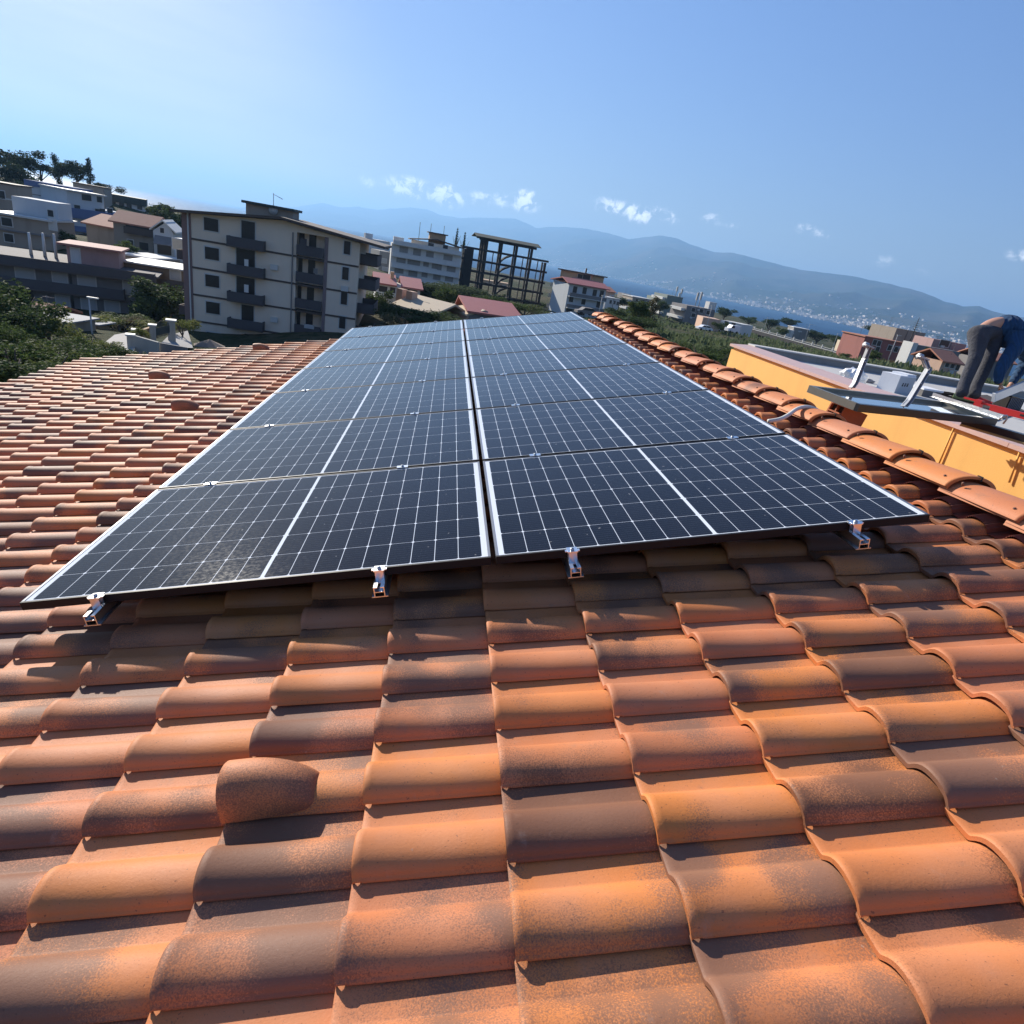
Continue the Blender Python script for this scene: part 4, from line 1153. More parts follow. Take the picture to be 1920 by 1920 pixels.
# ---- hillside on the left
b = Bld('apartment_block', 'white block with blue roof band high on the left hillside below the pines', (48, 337), 150, (136, 357), 153, depth=14)
b.body(W_['bluewh']); _, z1 = b.loc(48, 347); b.box('blue_band', -.3, b.L + .05, -.3, b.depth, z1, b.H + .4, W_['blue'])
b.wins([(118, 362), (97, 406)], 1.3, 1.2)
for yy in (364, 387, 403, 424):
    _, z = b.loc(60, yy); b.box('string_course', 0, b.L, -.06, -.004, z - .1, z + .1, W_['slate'])
b = Bld('apartment_block', 'white stepped block with long blue balcony bands on the left hillside', (91, 378), 143, (236, 402), 158, depth=12)
b.body(W_['bluewh']); x0_, z0_ = b.loc(91, 366); _, z1_ = b.loc(91, 374)
b.box('blue_band', 0, b.L + .3, -1.3, -.004, b.H - 2.2, b.H - .4, W_['blue'])
xx, zz = b.loc(143, 403); b.box('blue_band', xx - 2.0, xx + 2.2, -1.2, -.004, zz - .7, zz + .5, W_['blue'])
xx, zz = b.loc(147, 428); b.box('blue_band', xx - 2.4, xx + 2.6, -1.2, -.004, zz - .7, zz + .5, W_['blue'])
b.wins([(145, 393, 1.3, 2.0), (192, 397), (206, 396), (183, 397)], 1.2, 1.3)
x0_, _ = b.loc(128, 370); b.box('upper_storey', x0_, b.L - 5, .5, b.depth, b.H, b.H + 3.2, W_['bluewh']); b.box('roof', x0_ - .4, b.L - 4.5, -.2, b.depth, b.H + 3.203, b.H + 3.5, W_['frame'])
b.wins([(158, 370), (166, 371), (186, 374)], 1.2, 1.3, off=.5)
b = Bld('penthouse_block', 'beige flat roofed block behind the blue banded block on the hill', (136, 339), 170, (194, 356), 173, depth=10)
b.body(W_['taupe'], roofmat=W_['brownroof'])
b = Bld('apartment_block', 'pale block with dark green roof band at the right end of the hill row', (195, 362), 185, (271, 377), 190, depth=12)
b.body(W_['white']); _, z1 = b.loc(195, 373); b.box('green_band', -.4, b.L + .4, -.6, b.depth, z1 - .2, b.H + .3, W_['darkroof'])
b.wins([(212, 377), (228, 381), (242, 385), (243, 396), (228, 394), (262, 388)], 1.3, 1.5)
b = Bld('house', 'brown grey house with flat eaves at the left edge on the hill', (-40, 336), 118, (27, 350), 120, depth=9)
b.body(W_['taupe'], roofmat=W_['brownroof']); _, z = b.loc(0, 371); b.box('string_course', -.1, b.L + .1, -.1, -.004, z - .12, z + .12, W_['frame']); b.wins([(2, 365)], 1.2, 1.4)
b = Bld('house', 'weathered beige house with pale flat roof at the left edge of the hillside', (-20, 402), 99, (92, 412), 101, depth=10)
b.body(W_['taupe']); b.box('roof', -.5, b.L + .6, -.6, b.depth, b.H + .003, b.H + .28, W_['frame'])
b.wins([(13, 416, 1.4, 1.2), (17, 446, 1.2, 1.2)], 1.2, 1.2); b.wins([(99, 421, 1.0, 1.6)], 1, 1.6, mat=W_['frame'])
x0_, z0_ = b.loc(24, 390, 4); b.box('upper_storey', x0_, b.L - .2, 4, b.depth, b.H + .3, b.H + 2.9, W_['bluewh']); b.wins([(95, 400, .8, 1)], 1, 1, off=4)
_, z = b.loc(20, 432); b.box('string_course', 0, b.L, -.5, -.004, z - .1, z + .1, W_['slate'])
def hipped(b, z, rise, over, mat, **k): return b.gable(z, rise, over, mat, **k)
b = Bld('house', 'left of two hillside houses with terracotta roofs, plain walls', (161, 420), 118, (213, 426), 117, depth=9)
b.body(W_['taupe']); b.gable(b.H + .1, 1.9, .6, W_['terracotta'])
b = Bld('house', 'right of two terracotta roofed hillside houses, with a deep shaded balcony', (212, 418), 112, (285, 424), 113, depth=8)
b.body(W_['taupe']); b.gable(b.H + .1, 1.9, .6, W_['terracotta'], along=True)
xx, zz = b.loc(262, 430); b.box('loggia_shade', xx - 2.3, xx + 2.3, -.05, .01, zz - 1.0, zz + .6, W_['pane']); b.balcony((262, 434), 5.0, 1.0, 1.0, W_['brownroof'])  # flat dark sheet painted in for the shade of the recess
b.wins([(245, 457, .9, 1.3)], 1, 1.3); b.wins([(270, 462, 1.5, 1.3)], 1, 1.3, frame=False)
b = Bld('house', 'small white gabled house with a grey awning right of the terracotta roofs', (287, 433), 108, (325, 437), 109, depth=9)
b.body(W_['bluewh']); mb = MB(); mb.prism([(0, 0, b.H), (b.L / 2 + .5, 0, b.H + 1.7), (b.L, 0, b.H)], (0, 9, 0)); mb.build('gable_wall', W_['bluewh'], b.o)
b.gable(b.H + .25, 1.75, .5, W_['frame'], along=False, pk=.5); b.wins([(304, 432, .6, .8)], .6, .8)
mb = MB(); x_, z_ = b.loc(291, 453); x2_, _ = b.loc(325, 453); mb.prism([(x_, -1.8, z_ - .3), (x2_, -1.8, z_ - .3), (x2_, -.01, z_ + 1.0), (x_, -.01, z_ + 1.0)], (0, 0, .12)); mb.build('awning', W_['slate'], b.o)
b.wins([(308, 466, 2.2, 2.0)], 2, 2, frame=False)
b = Bld('greenhouse', 'small pale glazed porch beside the left corner of the big apartment block', (328, 446), 104, (349, 449), 104, depth=4)
b.body(W_['frame']); b.wins([(338, 459, 2.6, 1.6)], 2, 1, mat=W_['tanroof'])
# pink rooftop room and the long terrace row
b = Bld('terraced_building', 'long dark two storey terraced building with balcony bands and a pink rooftop room, left', (-60, 476), 76, (285, 519), 84, depth=13)
b.body(W_['slate'])
_, zr = b.loc(60, 489)
for (y0_, y1_, x1_) in ((474, 491, 292), (514, 532, 236)):
    _, za_ = b.loc(0, y0_); _, zb_ = b.loc(0, y1_); xe, _ = b.loc(x1_, (y0_ + y1_) / 2 + 40)
    mb = MB(); mb.box((0, -1.5, zb_), (xe, -1.38, za_)); mb.box((xe - .12, -1.38, zb_), (xe, -.004, za_)); q_ = mb.build('balcony', W_['darkgrey'], b.o)
    mb = MB(); mb.box((0, -1.55, zb_ - .2), (xe + .05, -.005, zb_ - .004)); mb.build('floor_slab', W_['brownroof'], q_)
b.box('roof', -.3, b.L + .8, -1.0, b.depth, b.H + .003, b.H + .22, W_['darkgrey'])
mb = MB()
for (xa_, xb_) in ((14, 95), (90, 140), (175, 205), (206, 258)):
    x0_, z_ = b.loc(xa_, 480); x1_, _ = b.loc(xb_, 482); mb.box((x0_, -1.05, b.H + .23), (x1_, -.85, b.H + .38))
mb.build('parapet_capping', W_['white'], b.o)
b.wins([(47, 511, 1.9, 1.5), (112, 518, 1.5, 1.4), (163, 527, 1.9, 1.6)], 1.5, 1.4, mat=W_['shutter'])
b.wins([(247, 537, 1.9, 2.0)], 1.5, 1.4, mat=W_['shutter']); b.wins([(118, 566, 1.4, 1.5), (167, 573, 1.6, 1.6), (211, 577, 1.6, 1.6)], 1.5, 1.4, mat=W_['shutter'])
b.wins([(52, 556, 1.3, 2.1), (132, 519, .3, 2.4), (136, 562, .3, 2.4), (245, 586, .4, 2)], 1, 2, frame=False)
x0_, z0_ = b.loc(127, 490, 3); x1_, _ = b.loc(223, 490, 3); _, z1_ = b.loc(127, 455, 3)
b.box('rooftop_room', x0_, x1_, 3, 9, b.H + .22, z1_ - .3, W_['pink']); b.box('rooftop_slab', x0_ - .9, x1_ + .5, 2.2, 9.6, z1_ - .297, z1_ - .05, plain('red_brown_slab', (.32, .14, .12), .8))
b.wins([(142, 480, .9, 1.9)], 1, 2, mat=W_['bluewh'], off=3)
mb = MB()
for (px_, py_) in ((54, 440), (80, 441), (101, 443)):
    x_, z_ = b.loc(px_, py_, 6); mb.tube([(x_, 6, b.H), (x_, 6, z_ + .3)], [.22, .14], 6)
mb.build('chimney_pot', W_['frame'], b.o)
b = Bld('shed', 'low flat roofed outbuilding with cream walls on the slope behind the terraced building', (222, 476), 97, (284, 487), 97, depth=8, cat='shed')
b.body(W_['taupe']); b.box('roof', -.3, b.L + .3, -.3, 8, b.H + .003, b.H + .25, W_['white'])
b = Bld('building', 'low ochre brown building just left of the big apartment block', (232, 493), 88, (352, 507), 90, depth=9)
b.body(wallmat('ochre_wall', (.20, .145, .095))); b.box('roof', -.3, b.L, -.6, 9, b.H + .003, b.H + .2, W_['frame']); b.wins([(329, 516, 1.3, 1.2), (334, 549, 2, 1.5)], 1.3, 1.2, mat=W_['shutter'])
b.balcony((330, 533), 5, 1.0, 1.4, W_['darkgrey']); b.balcony((300, 546), 4, .9, 1.2, W_['darkgrey'])
b = Bld('garage', 'flat grey roofed garage with beige wall beside the street lamp', (122, 606), 56, (178, 600), 60, depth=9, cat='garage')
b.body(W_['taupe']); b.box('roof', -.25, b.L + .3, -.3, 9, b.H + .003, b.H + .14, W_['roofgrey'])
b = Bld('garage', 'smaller garage with a sloping grey roof right behind the street lamp', (180, 609), 63, (206, 607), 65, depth=7, cat='garage')
b.body(W_['tan']); b.box('roof', -.25, b.L + .3, -.5, 7, b.H + .003, b.H + .14, W_['roofgrey'])
b = Bld('shed', 'little shed with a red brown roof behind the bushes on the left', (50, 582), 66, (98, 588), 66, depth=4, cat='shed')
b.body(W_['red']); b.gable(b.H, .7, .3, W_['terracotta'])

fittings(b, 1, 4)
# ---- middle distance
b = Bld('apartment_block', 'farthest pale block peeping over the right end of the cream apartment block', (687, 445), 245, (731, 455), 250, depth=12)
b.body(W_['white']); b.wins([(707, 458), (717, 461), (726, 464)], 1.4, 1.5); x_, _ = b.loc(688, 440); b.box('chimney', x_, x_ + 3, 2, 4, b.H, b.H + 1.8, W_['white'])
b = Bld('building', 'grey block between the cream apartment block and the white four storey one', (712, 470), 205, (736, 474), 207, depth=12)
b.body(W_['grey']); b.wins([(720, 489), (722, 505)], 1.8, 1.3, mat=W_['shutter'])
b = Bld('apartment_block', 'white four storey apartment block with long balconies left of the concrete skeleton', (735, 455), 176, (866, 478), 181, depth=14)
G = W_['white']; b.body(G)
for i, yy in enumerate((452, 475, 495.5, 517)):
    _, z = b.loc(736, yy); mb = MB(); mb.box((.3, -1.4, z - .55), (b.L - .2, -1.28, z + .45)); mb.box((.3, -1.28, z - .55), (.42, -.004, z + .45)); q_ = mb.build('balcony', G, b.o)
    mb = MB(); mb.box((.2, -1.45, z - .75), (b.L - .1, -.005, z - .553)); mb.build('floor_slab', W_['frame'], q_)
b.wins([(752, 487, 2.6, 1.6), (776, 491, 3.6, 1.7), (799, 494, 1.6, 1.7), (815, 498, 1.6, 1.7), (824, 500, 1.3, 1.9), (846, 504, 2.6, 1.7)], 2, 1.7, mat=W_['grey'])
b.wins([(748, 507, 2.6, 1.5), (774, 513, 2.6, 1.5), (796, 515, 1.7, 1.4), (819, 520, 2.2, 1.5), (842, 523, 2.4, 1.5)], 2, 1.5, mat=W_['grey'])
b.wins([(782, 473, 2.2, 1.7), (757, 468, 2.4, 1.6), (806, 477, 2.2, 1.5), (840, 483, 2.6, 1.5)], 2, 1.6, mat=W_['grey'])
x0_, z0_ = b.loc(774, 452, 3); x1_, _ = b.loc(862, 460, 3); _, z1_ = b.loc(774, 449, 3)
b.box('penthouse', x0_, x1_, 3, 11, b.H, z1_, W_['cream']); b.gable(z1_ + .2, 1.1, .0, W_['brownroof'], along=False, x0=x0_ - 1, x1=x1_ + 1, y0=2, y1=12, th=.3)
b.wins([(808, 460, 1.6, 1.2), (835, 464, 1.4, 1.2)], 1.4, 1.2, off=3)
x0_, _ = b.loc(806, 440, 6); x1_, _ = b.loc(836, 444, 6); _, zz = b.loc(815, 438, 6); b.box('lift_tower', x0_, x1_, 6, 10, z1_, zz, W_['tan']); b.box('tower_roof', x0_ - .6, x1_ + .6, 5.4, 10.6, zz + .003, zz + .3, W_['brownroof'])
x0_, _ = b.loc(738, 450, 2); x1_, _ = b.loc(757, 452, 2); _, zz = b.loc(745, 444, 2); b.box('stair_tower', x0_, x1_, 2, 7, b.H, zz, G)
mb = MB()
for (px_, h_) in ((807, 2.2), (832, 2.2), (786, 2.0)): x_, z_ = b.loc(px_, 440, 6); mb.tube([(x_, 6.5, z1_), (x_, 6.5, z1_ + 3 + h_)], .07, 4)
mb.build('aerial', W_['darkroof'], b.o)

# concrete skeleton
b = Bld('building_skeleton', 'unfinished dark concrete frame building with open floors, columns and curved stairs', (868, 461), 188, (1028, 488), 196, depth=13, cat='unfinished building')
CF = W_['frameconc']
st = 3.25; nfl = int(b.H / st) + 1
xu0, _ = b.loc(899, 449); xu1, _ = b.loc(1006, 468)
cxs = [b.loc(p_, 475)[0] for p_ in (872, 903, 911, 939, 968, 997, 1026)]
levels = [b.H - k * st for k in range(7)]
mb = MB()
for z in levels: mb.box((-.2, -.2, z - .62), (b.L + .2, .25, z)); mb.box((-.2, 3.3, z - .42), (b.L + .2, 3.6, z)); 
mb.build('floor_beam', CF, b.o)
for z in levels:
    for (y0_, y1_) in ((.3, 6.0), (6.8, 12.7)):
        pass
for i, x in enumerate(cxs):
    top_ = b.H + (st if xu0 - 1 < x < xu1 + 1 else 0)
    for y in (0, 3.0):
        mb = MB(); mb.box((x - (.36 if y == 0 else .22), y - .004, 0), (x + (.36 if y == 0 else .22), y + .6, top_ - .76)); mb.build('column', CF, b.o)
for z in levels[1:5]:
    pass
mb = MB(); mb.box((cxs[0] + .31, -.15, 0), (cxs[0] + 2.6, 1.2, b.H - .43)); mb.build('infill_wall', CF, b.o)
# upper level
zt_ = b.H + st
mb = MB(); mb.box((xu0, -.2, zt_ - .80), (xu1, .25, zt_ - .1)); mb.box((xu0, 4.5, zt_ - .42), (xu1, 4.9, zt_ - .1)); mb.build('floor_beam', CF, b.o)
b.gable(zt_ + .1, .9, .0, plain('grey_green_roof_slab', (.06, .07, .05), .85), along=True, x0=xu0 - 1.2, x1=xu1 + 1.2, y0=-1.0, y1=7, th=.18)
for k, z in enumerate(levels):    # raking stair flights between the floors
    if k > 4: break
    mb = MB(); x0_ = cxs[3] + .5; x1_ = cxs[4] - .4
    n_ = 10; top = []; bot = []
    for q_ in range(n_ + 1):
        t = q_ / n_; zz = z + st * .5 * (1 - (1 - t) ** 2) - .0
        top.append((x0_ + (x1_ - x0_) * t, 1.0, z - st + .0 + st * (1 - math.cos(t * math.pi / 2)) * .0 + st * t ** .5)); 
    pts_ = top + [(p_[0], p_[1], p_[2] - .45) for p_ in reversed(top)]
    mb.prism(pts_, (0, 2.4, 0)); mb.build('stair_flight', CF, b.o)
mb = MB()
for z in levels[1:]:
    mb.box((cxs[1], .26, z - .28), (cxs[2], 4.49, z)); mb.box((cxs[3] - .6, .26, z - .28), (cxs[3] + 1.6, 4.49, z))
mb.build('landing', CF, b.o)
for x in (cxs[4] + (cxs[5] - cxs[4]) * .5, cxs[5] + (cxs[6] - cxs[5]) * .5, cxs[2] + (cxs[3] - cxs[2]) * .5): mb = MB(); mb.box((x - .12, 0, 0), (x + .12, .3, b.H - .43)); mb.build('mullion', CF, b.o)

quick_later = []
# tan block
b = Bld('apartment_block', 'tan apartment block with sunlit curved balconies on its left side, right of the skeleton', (1046, 524), 186, (1072, 528), 184, depth=16)
b.body(W_['tan'])
for k in range(4):
    z = b.H - 1.2 - k * 3.1
    mb = MB(); mb.box((-2.4, .3, z - 1), (-2.3, 15, z)); mb.box((-2.3, .3, z - 1), (-.01, .4, z)); q_ = mb.build('balcony', W_['tanroof'], b.o); mb = MB(); mb.box((-2.45, .25, z - 1.2), (-.012, 15.1, z - 1.003)); mb.build('floor_slab', W_['tanroof'], q_)
    b.box('brick_band', .4, b.L, -.06, -.004, z - 2.2, z - .6, W_['terracotta'])
x0_, _ = b.loc(1052, 508, 3); x1_, _ = b.loc(1112, 515, 3); _, zz = b.loc(1052, 506, 3)
b.box('penthouse', x0_, x1_, 3, 12, b.H, zz, W_['tan']); b.box('roof', x0_ - .8, x1_ + .8, 2.2, 12.8, zz + .003, zz + .35, W_['brownroof']); b.wins([(1088, 518, 1.6, 1.2), (1100, 520, 2.4, 1.4)], 2, 1.3, off=3)
x0_, _ = b.loc(1073, 520, 2); x1_, _ = b.loc(1125, 532, 2); _, zz = b.loc(1073, 519, 2); b.box('parapet', x0_, x1_, 2, 2.3, b.H - 2, zz, W_['pink'])
mb = MB(); x_, z_ = b.loc(1100, 503, 5); mb.tube([(x_, 5, zz), (x_, 5, z_)], .25, 6); mb.build('chimney', W_['brownroof'], b.o)
b = Bld('apartment_block', 'low grey blue three storey block with a red roof edge right of the tan block', (1068, 531), 168, (1137, 545), 172, depth=12)
b.body(W_['bluewh']); b.gable(b.H + .3, 1.2, .8, W_['redmetal'], pk=.35)
for yy in (551, 573):
    _, z = b.loc(1068, yy); mb = MB(); mb.box((.2, -1.3, z - .45), (b.L, -1.22, z + .45)); q_ = mb.build('balcony', W_['slate'], b.o); mb = MB(); mb.box((.1, -1.35, z - .65), (b.L + .1, -.005, z - .453)); mb.build('floor_slab', W_['frame'], q_)
b.wins([(1078, 543), (1096, 545), (1115, 549), (1128, 551), (1071, 560), (1094, 565), (1122, 571), (1068, 579, 2, 2.3), (1091, 583, 2, 2.3)], 1.2, 1.7)
# small white house with red roofs
b = Bld('house', 'white house with two red roofs in front of the white four storey block', (705, 531), 104, (788, 543), 106, depth=9)
b.body(W_['white']); xm, _ = b.loc(744, 535); xr_, _ = b.loc(752, 537)
b.gable(b.H + .15, 1.3, .5, W_['redmetal'], x1=xm, pk=.6); b.gable(b.H + .15, 1.3, .5, W_['redmetal'], x0=xr_, pk=.6)
b.wins([(718, 544, 1.4, 1.3), (736, 546, .9, 1.2), (773, 551, 1.6, 1.3)], 1.3, 1.2); b.balcony((717, 550), 2.2, .5, .6, W_['white']); b.balcony((736, 552), 2.0, .5, .6, W_['white']); b.balcony((774, 556), 2.6, .5, .6, W_['white'])
b.box('chimney', xm - 1.0, xm - .4, 3, 4, b.H, b.H + 2.0, W_['tan'])
b = Bld('farmhouse', 'low farmhouse with sandy roof and peach chimneys below the white house', (742, 572), 84, (812, 590), 80, depth=7)
b.body(W_['tan']); b.gable(b.H + .1, 1.5, .5, W_['tanroof'], pk=.5)
for px_ in (751, 770): x_, z_ = b.loc(px_, 566, 2); b.box('chimney', x_ - .6, x_ + .6, 1.6, 2.6, b.H - .3, b.H + 2.0, W_['peach'])
b.wins([(752, 585, .9, 1.2), (762, 588, .9, 1.2)], .9, 1.2)
b = Bld('hut', 'brown brick hut with flat grey roof behind the far edge of the panels', (813, 573), 84, (843, 572), 86, depth=5, cat='hut')
b.body(W_['pink']); b.box('roof', -1.2, b.L + .4, -.5, 5.6, b.H + .003, b.H + .22, W_['roofgrey']); b.wins([(834, 579, .3, .9)], .3, .9, mat=W_['frame'])
b = Bld('shed', 'long shed with a bright red metal roof at the far edge of the panels', (880, 588), 82, (976, 594), 84, depth=8, cat='shed')
b.body(W_['slate']); b.gable(b.H + .1, 1.3, .4, W_['redmetal'], pk=.8)
b = Bld('outbuilding', 'low whitewashed outbuilding between the brown hut and the red roofed shed', (846, 578), 86, (876, 590), 82, depth=5)
b.body(W_['peach']); b.gable(b.H + .05, .8, .25, W_['tanroof'])

# ---- right hand town
def quick(name, label, pA, DA, pB, DB, mat, depth=10, roof=None, wins=(), wm=(1.3, 1.4), side=None, **k):
    b = Bld(name, label, pA, DA, pB, DB, depth=depth, **k); b.body(mat)
    if roof == 'g': b.gable(b.H + .1, 1.6, .5, W_['terracotta'])
    elif roof: b.box('roof', -.3, b.L + .3, -.3, depth + .3, b.H + .003, b.H + .25, roof)
    if wins: b.wins(wins, *wm)
    fittings(b, 3, int(pA[0]))
    if side:
        for z in [b.H - 1.2 - 3.1 * i for i in range(side)]:
            if z < 2: break
            mb = MB(); mb.box((-1.6, 1, z - 1), (-.01, depth - 1, z)); mb.build('balcony', W_['white'], b.o)
    return b
quick('building', 'sunlit tan building seen through the lower floors of the skeleton', (905, 524), 255, (960, 533), 258, W_['tan'], depth=9, wins=[(915, 534), (930, 537), (945, 539)], wm=(1.4, 1.4))
quick('building', 'low ochre building seen through the right bays of the skeleton', (968, 545), 245, (1012, 553), 247, W_['tanroof'], depth=8, wins=[(978, 553), (990, 556), (1003, 558)], wm=(1.3, 1.3))
quick('house', 'low white house just right of the grey blue block', (1137, 558), 225, (1162, 562), 228, W_['white'], roof=W_['frame'], wins=[(1145, 566), (1152, 567), (1158, 569)], wm=(1.0, 1.2))
quick('house', 'terracotta roofed house behind the low white one', (1137, 545), 240, (1153, 550), 242, W_['peach'], roof='g')
quick('building', 'distant dark grey building on the skyline of the sea', (1170, 550), 330, (1184, 553), 331, W_['slate'], wins=[(1174, 556), (1180, 557), (1174, 562), (1180, 563)], wm=(1.8, 1.4))
quick('building', 'brown white building left of the tall green grey block', (1187, 556), 260, (1221, 563), 263, W_['taupe'], roof=W_['white'], wins=[(1195, 563), (1206, 565), (1216, 567), (1206, 571)], wm=(1.5, 1.3), side=3)
quick('building', 'lower green grey block with a white rooftop tank', (1226, 556), 285, (1250, 560), 286, wallmat('green_grey_wall', (.20, .23, .19)))
b = quick('apartment_block', 'tall plain green grey block carrying phone masts, with white balconies on its left side', (1252, 553), 272, (1281, 558), 274, wallmat('green_grey_wall', (.19, .22, .19)), depth=14, side=5)
mb = MB()
for px_, py_ in ((1271, 537), (1280, 541), (1275, 548)):
    x_, z_ = b.loc(px_, py_, 4); mb.tube([(x_, 4, b.H), (x_, 4, z_)], .16, 5); mb.box((x_ - .3, 3.7, z_ - 2.2), (x_ + .3, 4.3, z_ - .2))
mb.build('phone_mast', W_['shutter'], b.o)
b = quick('apartment_block', 'grey block with sunlit balconies and twin roof masts in front of the sea', (1289, 571), 236, (1341, 583), 240, W_['slate'], depth=12, side=3, wins=[(1300, 581), (1315, 583), (1328, 586), (1300, 591), (1328, 596)], wm=(1.6, 1.4))
mb = MB()
for px_, py_ in ((1310, 548), (1317, 547)):
    x_, z_ = b.loc(px_, py_, 4); mb.tube([(x_, 4, b.H), (x_, 4, z_)], .14, 5); mb.box((x_ - .35, 3.7, z_ - 3), (x_ + .35, 4.3, z_ - .2))
mb.build('phone_mast', W_['shutter'], b.o)
x_, z_ = b.loc(1336, 574, 3); b.box('water_tank', x_ - 1.6, x_ + 1.6, 3, 6, b.H, b.H + 2.6, W_['white'])
quick('building', 'long low pale pink building right of the balconied grey block', (1319, 594), 190, (1352, 601), 190, W_['peach'], depth=9)
quick('building', 'low cream row with cluttered roof facing the sea', (1352, 599), 210, (1392, 609), 205, W_['white'], depth=8, wins=[(1362, 606), (1375, 609)], wm=(1.4, 1.2))
quick('house', 'small yellowish house on the shore left of the lamp post', (1402, 611), 330, (1418, 614), 330, W_['tanroof'], depth=8)
quick('house', 'white cubic house with grey side above the viaduct', (1489, 614), 300, (1518, 619), 300, W_['grey'], depth=8, roof=W_['white'])
quick('house', 'bright white wing of the cubic house above the viaduct', (1476, 617), 298, (1489, 620), 297, W_['white'], depth=7)
quick('house', 'low sand coloured house beyond the end of the viaduct', (1586, 640), 250, (1618, 647), 250, W_['tanroof'], depth=8, wins=[(1597, 648), (1608, 650)], wm=(1.2, 1))
quick('house', 'long dark red house on the right before the sea', (1623, 631), 150, (1700, 646), 152, W_['red'], depth=9, wins=[(1640, 642), (1648, 644), (1668, 652), (1680, 655), (1645, 655)], wm=(1.0, 1.2), roof=W_['terracotta'])
quick('building', 'plain grey brown box building behind the red house', (1682, 615), 168, (1736, 625), 170, W_['taupe'], depth=10)
b = quick('building', 'slate coloured house with a bright white left wall right of the red house', (1722, 645), 128, (1800, 662), 130, W_['slate'], depth=3)
mb = MB(); mb.box((-1.2, -.02, 0), (-.005, 3, b.H + .3)); mb.build('side_wall', W_['white'], b.o)
quick('building', 'brown flat roofed building with white chimneys left of the worker', (1752, 634), 150, (1812, 648), 150, W_['pink'], depth=9, wins=[(1771, 644, 2.2, 1.4)], wm=(1.6, 1.2))
b = quick('house', 'pink house with terracotta roof behind the second support leg', (1768, 676), 104, (1800, 684), 105, W_['peach'], depth=6, roof='g', wins=[(1776, 683), (1786, 685), (1795, 689)], wm=(.7, .9))
quick('house', 'small grey house at the right edge beyond the worker', (1835, 668), 140, (1900, 685), 140, W_['slate'], depth=8, roof='g')

# viaduct with lamp posts
b = Bld('viaduct', 'long dark road viaduct with a pale post railing running below the sea', (1385, 624), 300, (1645, 663), 205, depth=7, cat='viaduct', base=None)
b.box('deck', 0, b.L, 0, 7, b.H - 1.6, b.H, W_['frameconc'])
nn_ = int(b.L / 14)
for k in range(nn_): b.box('pier', k * 14 + 2, k * 14 + 3.6, 1, 6, 0, b.H - 1.604, W_['frameconc'])
mb = MB(); mb.box((0, -.02, b.H + .75), (b.L, .08, b.H + .88)); mb.box((0, -.02, b.H + .003), (b.L, .1, b.H + .22)); mb.build('railing', W_['shutter'], b.o)
mb = MB()
for k in range(int(b.L / 7)): mb.box((k * 7, -.12, b.H + .004), (k * 7 + .5, .25, b.H + 1.5))
mb.build('railing_post', W_['shutter'], b.o)
def lamp(px, py0, py1, D, label, arm=1.0, grp=None):
    base = at_d(px, py1, D); top = at_d(px + (py1 - py0) * .09 * 0, py0, D); h = top.z - base.z
    t = thing('street_lamp', label, 'street lamp', base, group=grp)
    mb = MB(); mb.tube([(0, 0, -1.5), (0, 0, h)], [.10, .06], 8); mb.build('pole', W_['shutter'], t)
    mb = MB(); mb.box((-.15, -.12, h), (arm, .12, h + .12)); mb.build('lamp_head', W_['frame'], t)
lamp(175, 554, 648, 58, 'tall street lamp with a flat head beside the garages', .8)
lamp(1430, 594, 625, 280, 'left lamp post on the viaduct against the sea', 2.5, 'lamp posts along the viaduct')
lamp(1508, 606, 640, 255, 'middle lamp post on the viaduct against the sea', 2.5, 'lamp posts along the viaduct')
lamp(1562, 624, 650, 232, 'right lamp post on the viaduct near its end', 2.5, 'lamp posts along the viaduct')
lamp(1122, 553, 592, 120, 'thin lamp post in front of the grey blue block', .8)
lamp(1322, 571, 622, 150, 'thin lamp post in front of the balconied grey block', .8)
lamp(1668, 626, 668, 130, 'thin lamp post before the red house', .8)

# garden gate, walls and pillars between the hedge and the apartment block
MAT['gatewall'] = plain('pale_garden_wall', (.42, .40, .34), .85, var=.1, scale=1.5, grime=.3)
def pillar(px, pyt, pyb, D, label, w=.45):
    b_ = at_d(px, pyb, D); t_ = at_d(px, pyt, D); t = thing('gate_pillar', label, 'pillar', b_, R(20), 'pale pillars of the garden entrance')
    mb = MB(); mb.box((-w / 2, -w / 2, -1), (w / 2, w / 2, t_.z - b_.z - .12)); mb.build('shaft', MAT['gatewall'], t)
    mb = MB(); mb.box((-w * .7, -w * .7, t_.z - b_.z - .117), (w * .7, w * .7, t_.z - b_.z)); mb.build('cap', W_['frame'], t)
pillar(246, 624, 652, 46, 'nearest pale pillar at the street corner of the garden wall'); pillar(256, 615, 640, 50, 'second pillar of the garden wall'); pillar(287, 606, 634, 52, 'left pillar of the arched garden gate'); pillar(322, 597, 628, 55, 'right pillar of the arched garden gate', .6)
def lowwall(name, label, p0, D0, p1, D1, pb, mat, cat='wall', th=.25):
    a = at_d(*p0, D0); c = at_d(*p1, D1); zb = at_d(*pb).z - 1.5
    mb = MB(); d = Vector((c.x - a.x, c.y - a.y, 0)); n = Vector((-d.y, d.x, 0)).normalized() * th
    mb.add([(0, 0, zb - a.z), (d.x, d.y, zb - a.z), (d.x, d.y, c.z - a.z), (0, 0, 0), (n.x, n.y, zb - a.z), (d.x + n.x, d.y + n.y, zb - a.z), (d.x + n.x, d.y + n.y, c.z - a.z), (n.x, n.y, 0)],
           [(0, 1, 2, 3), (7, 6, 5, 4), (3, 2, 6, 7), (0, 3, 7, 4), (1, 5, 6, 2)])
    o = mb.build(name, mat); o.location = a; tag(o, label, cat); return o
lowwall('garden_wall', 'curved pale garden wall behind the far edge of the tile roof', (247, 628), 45.5, (296, 642), 46, (270, 660, 45), MAT['gatewall'])
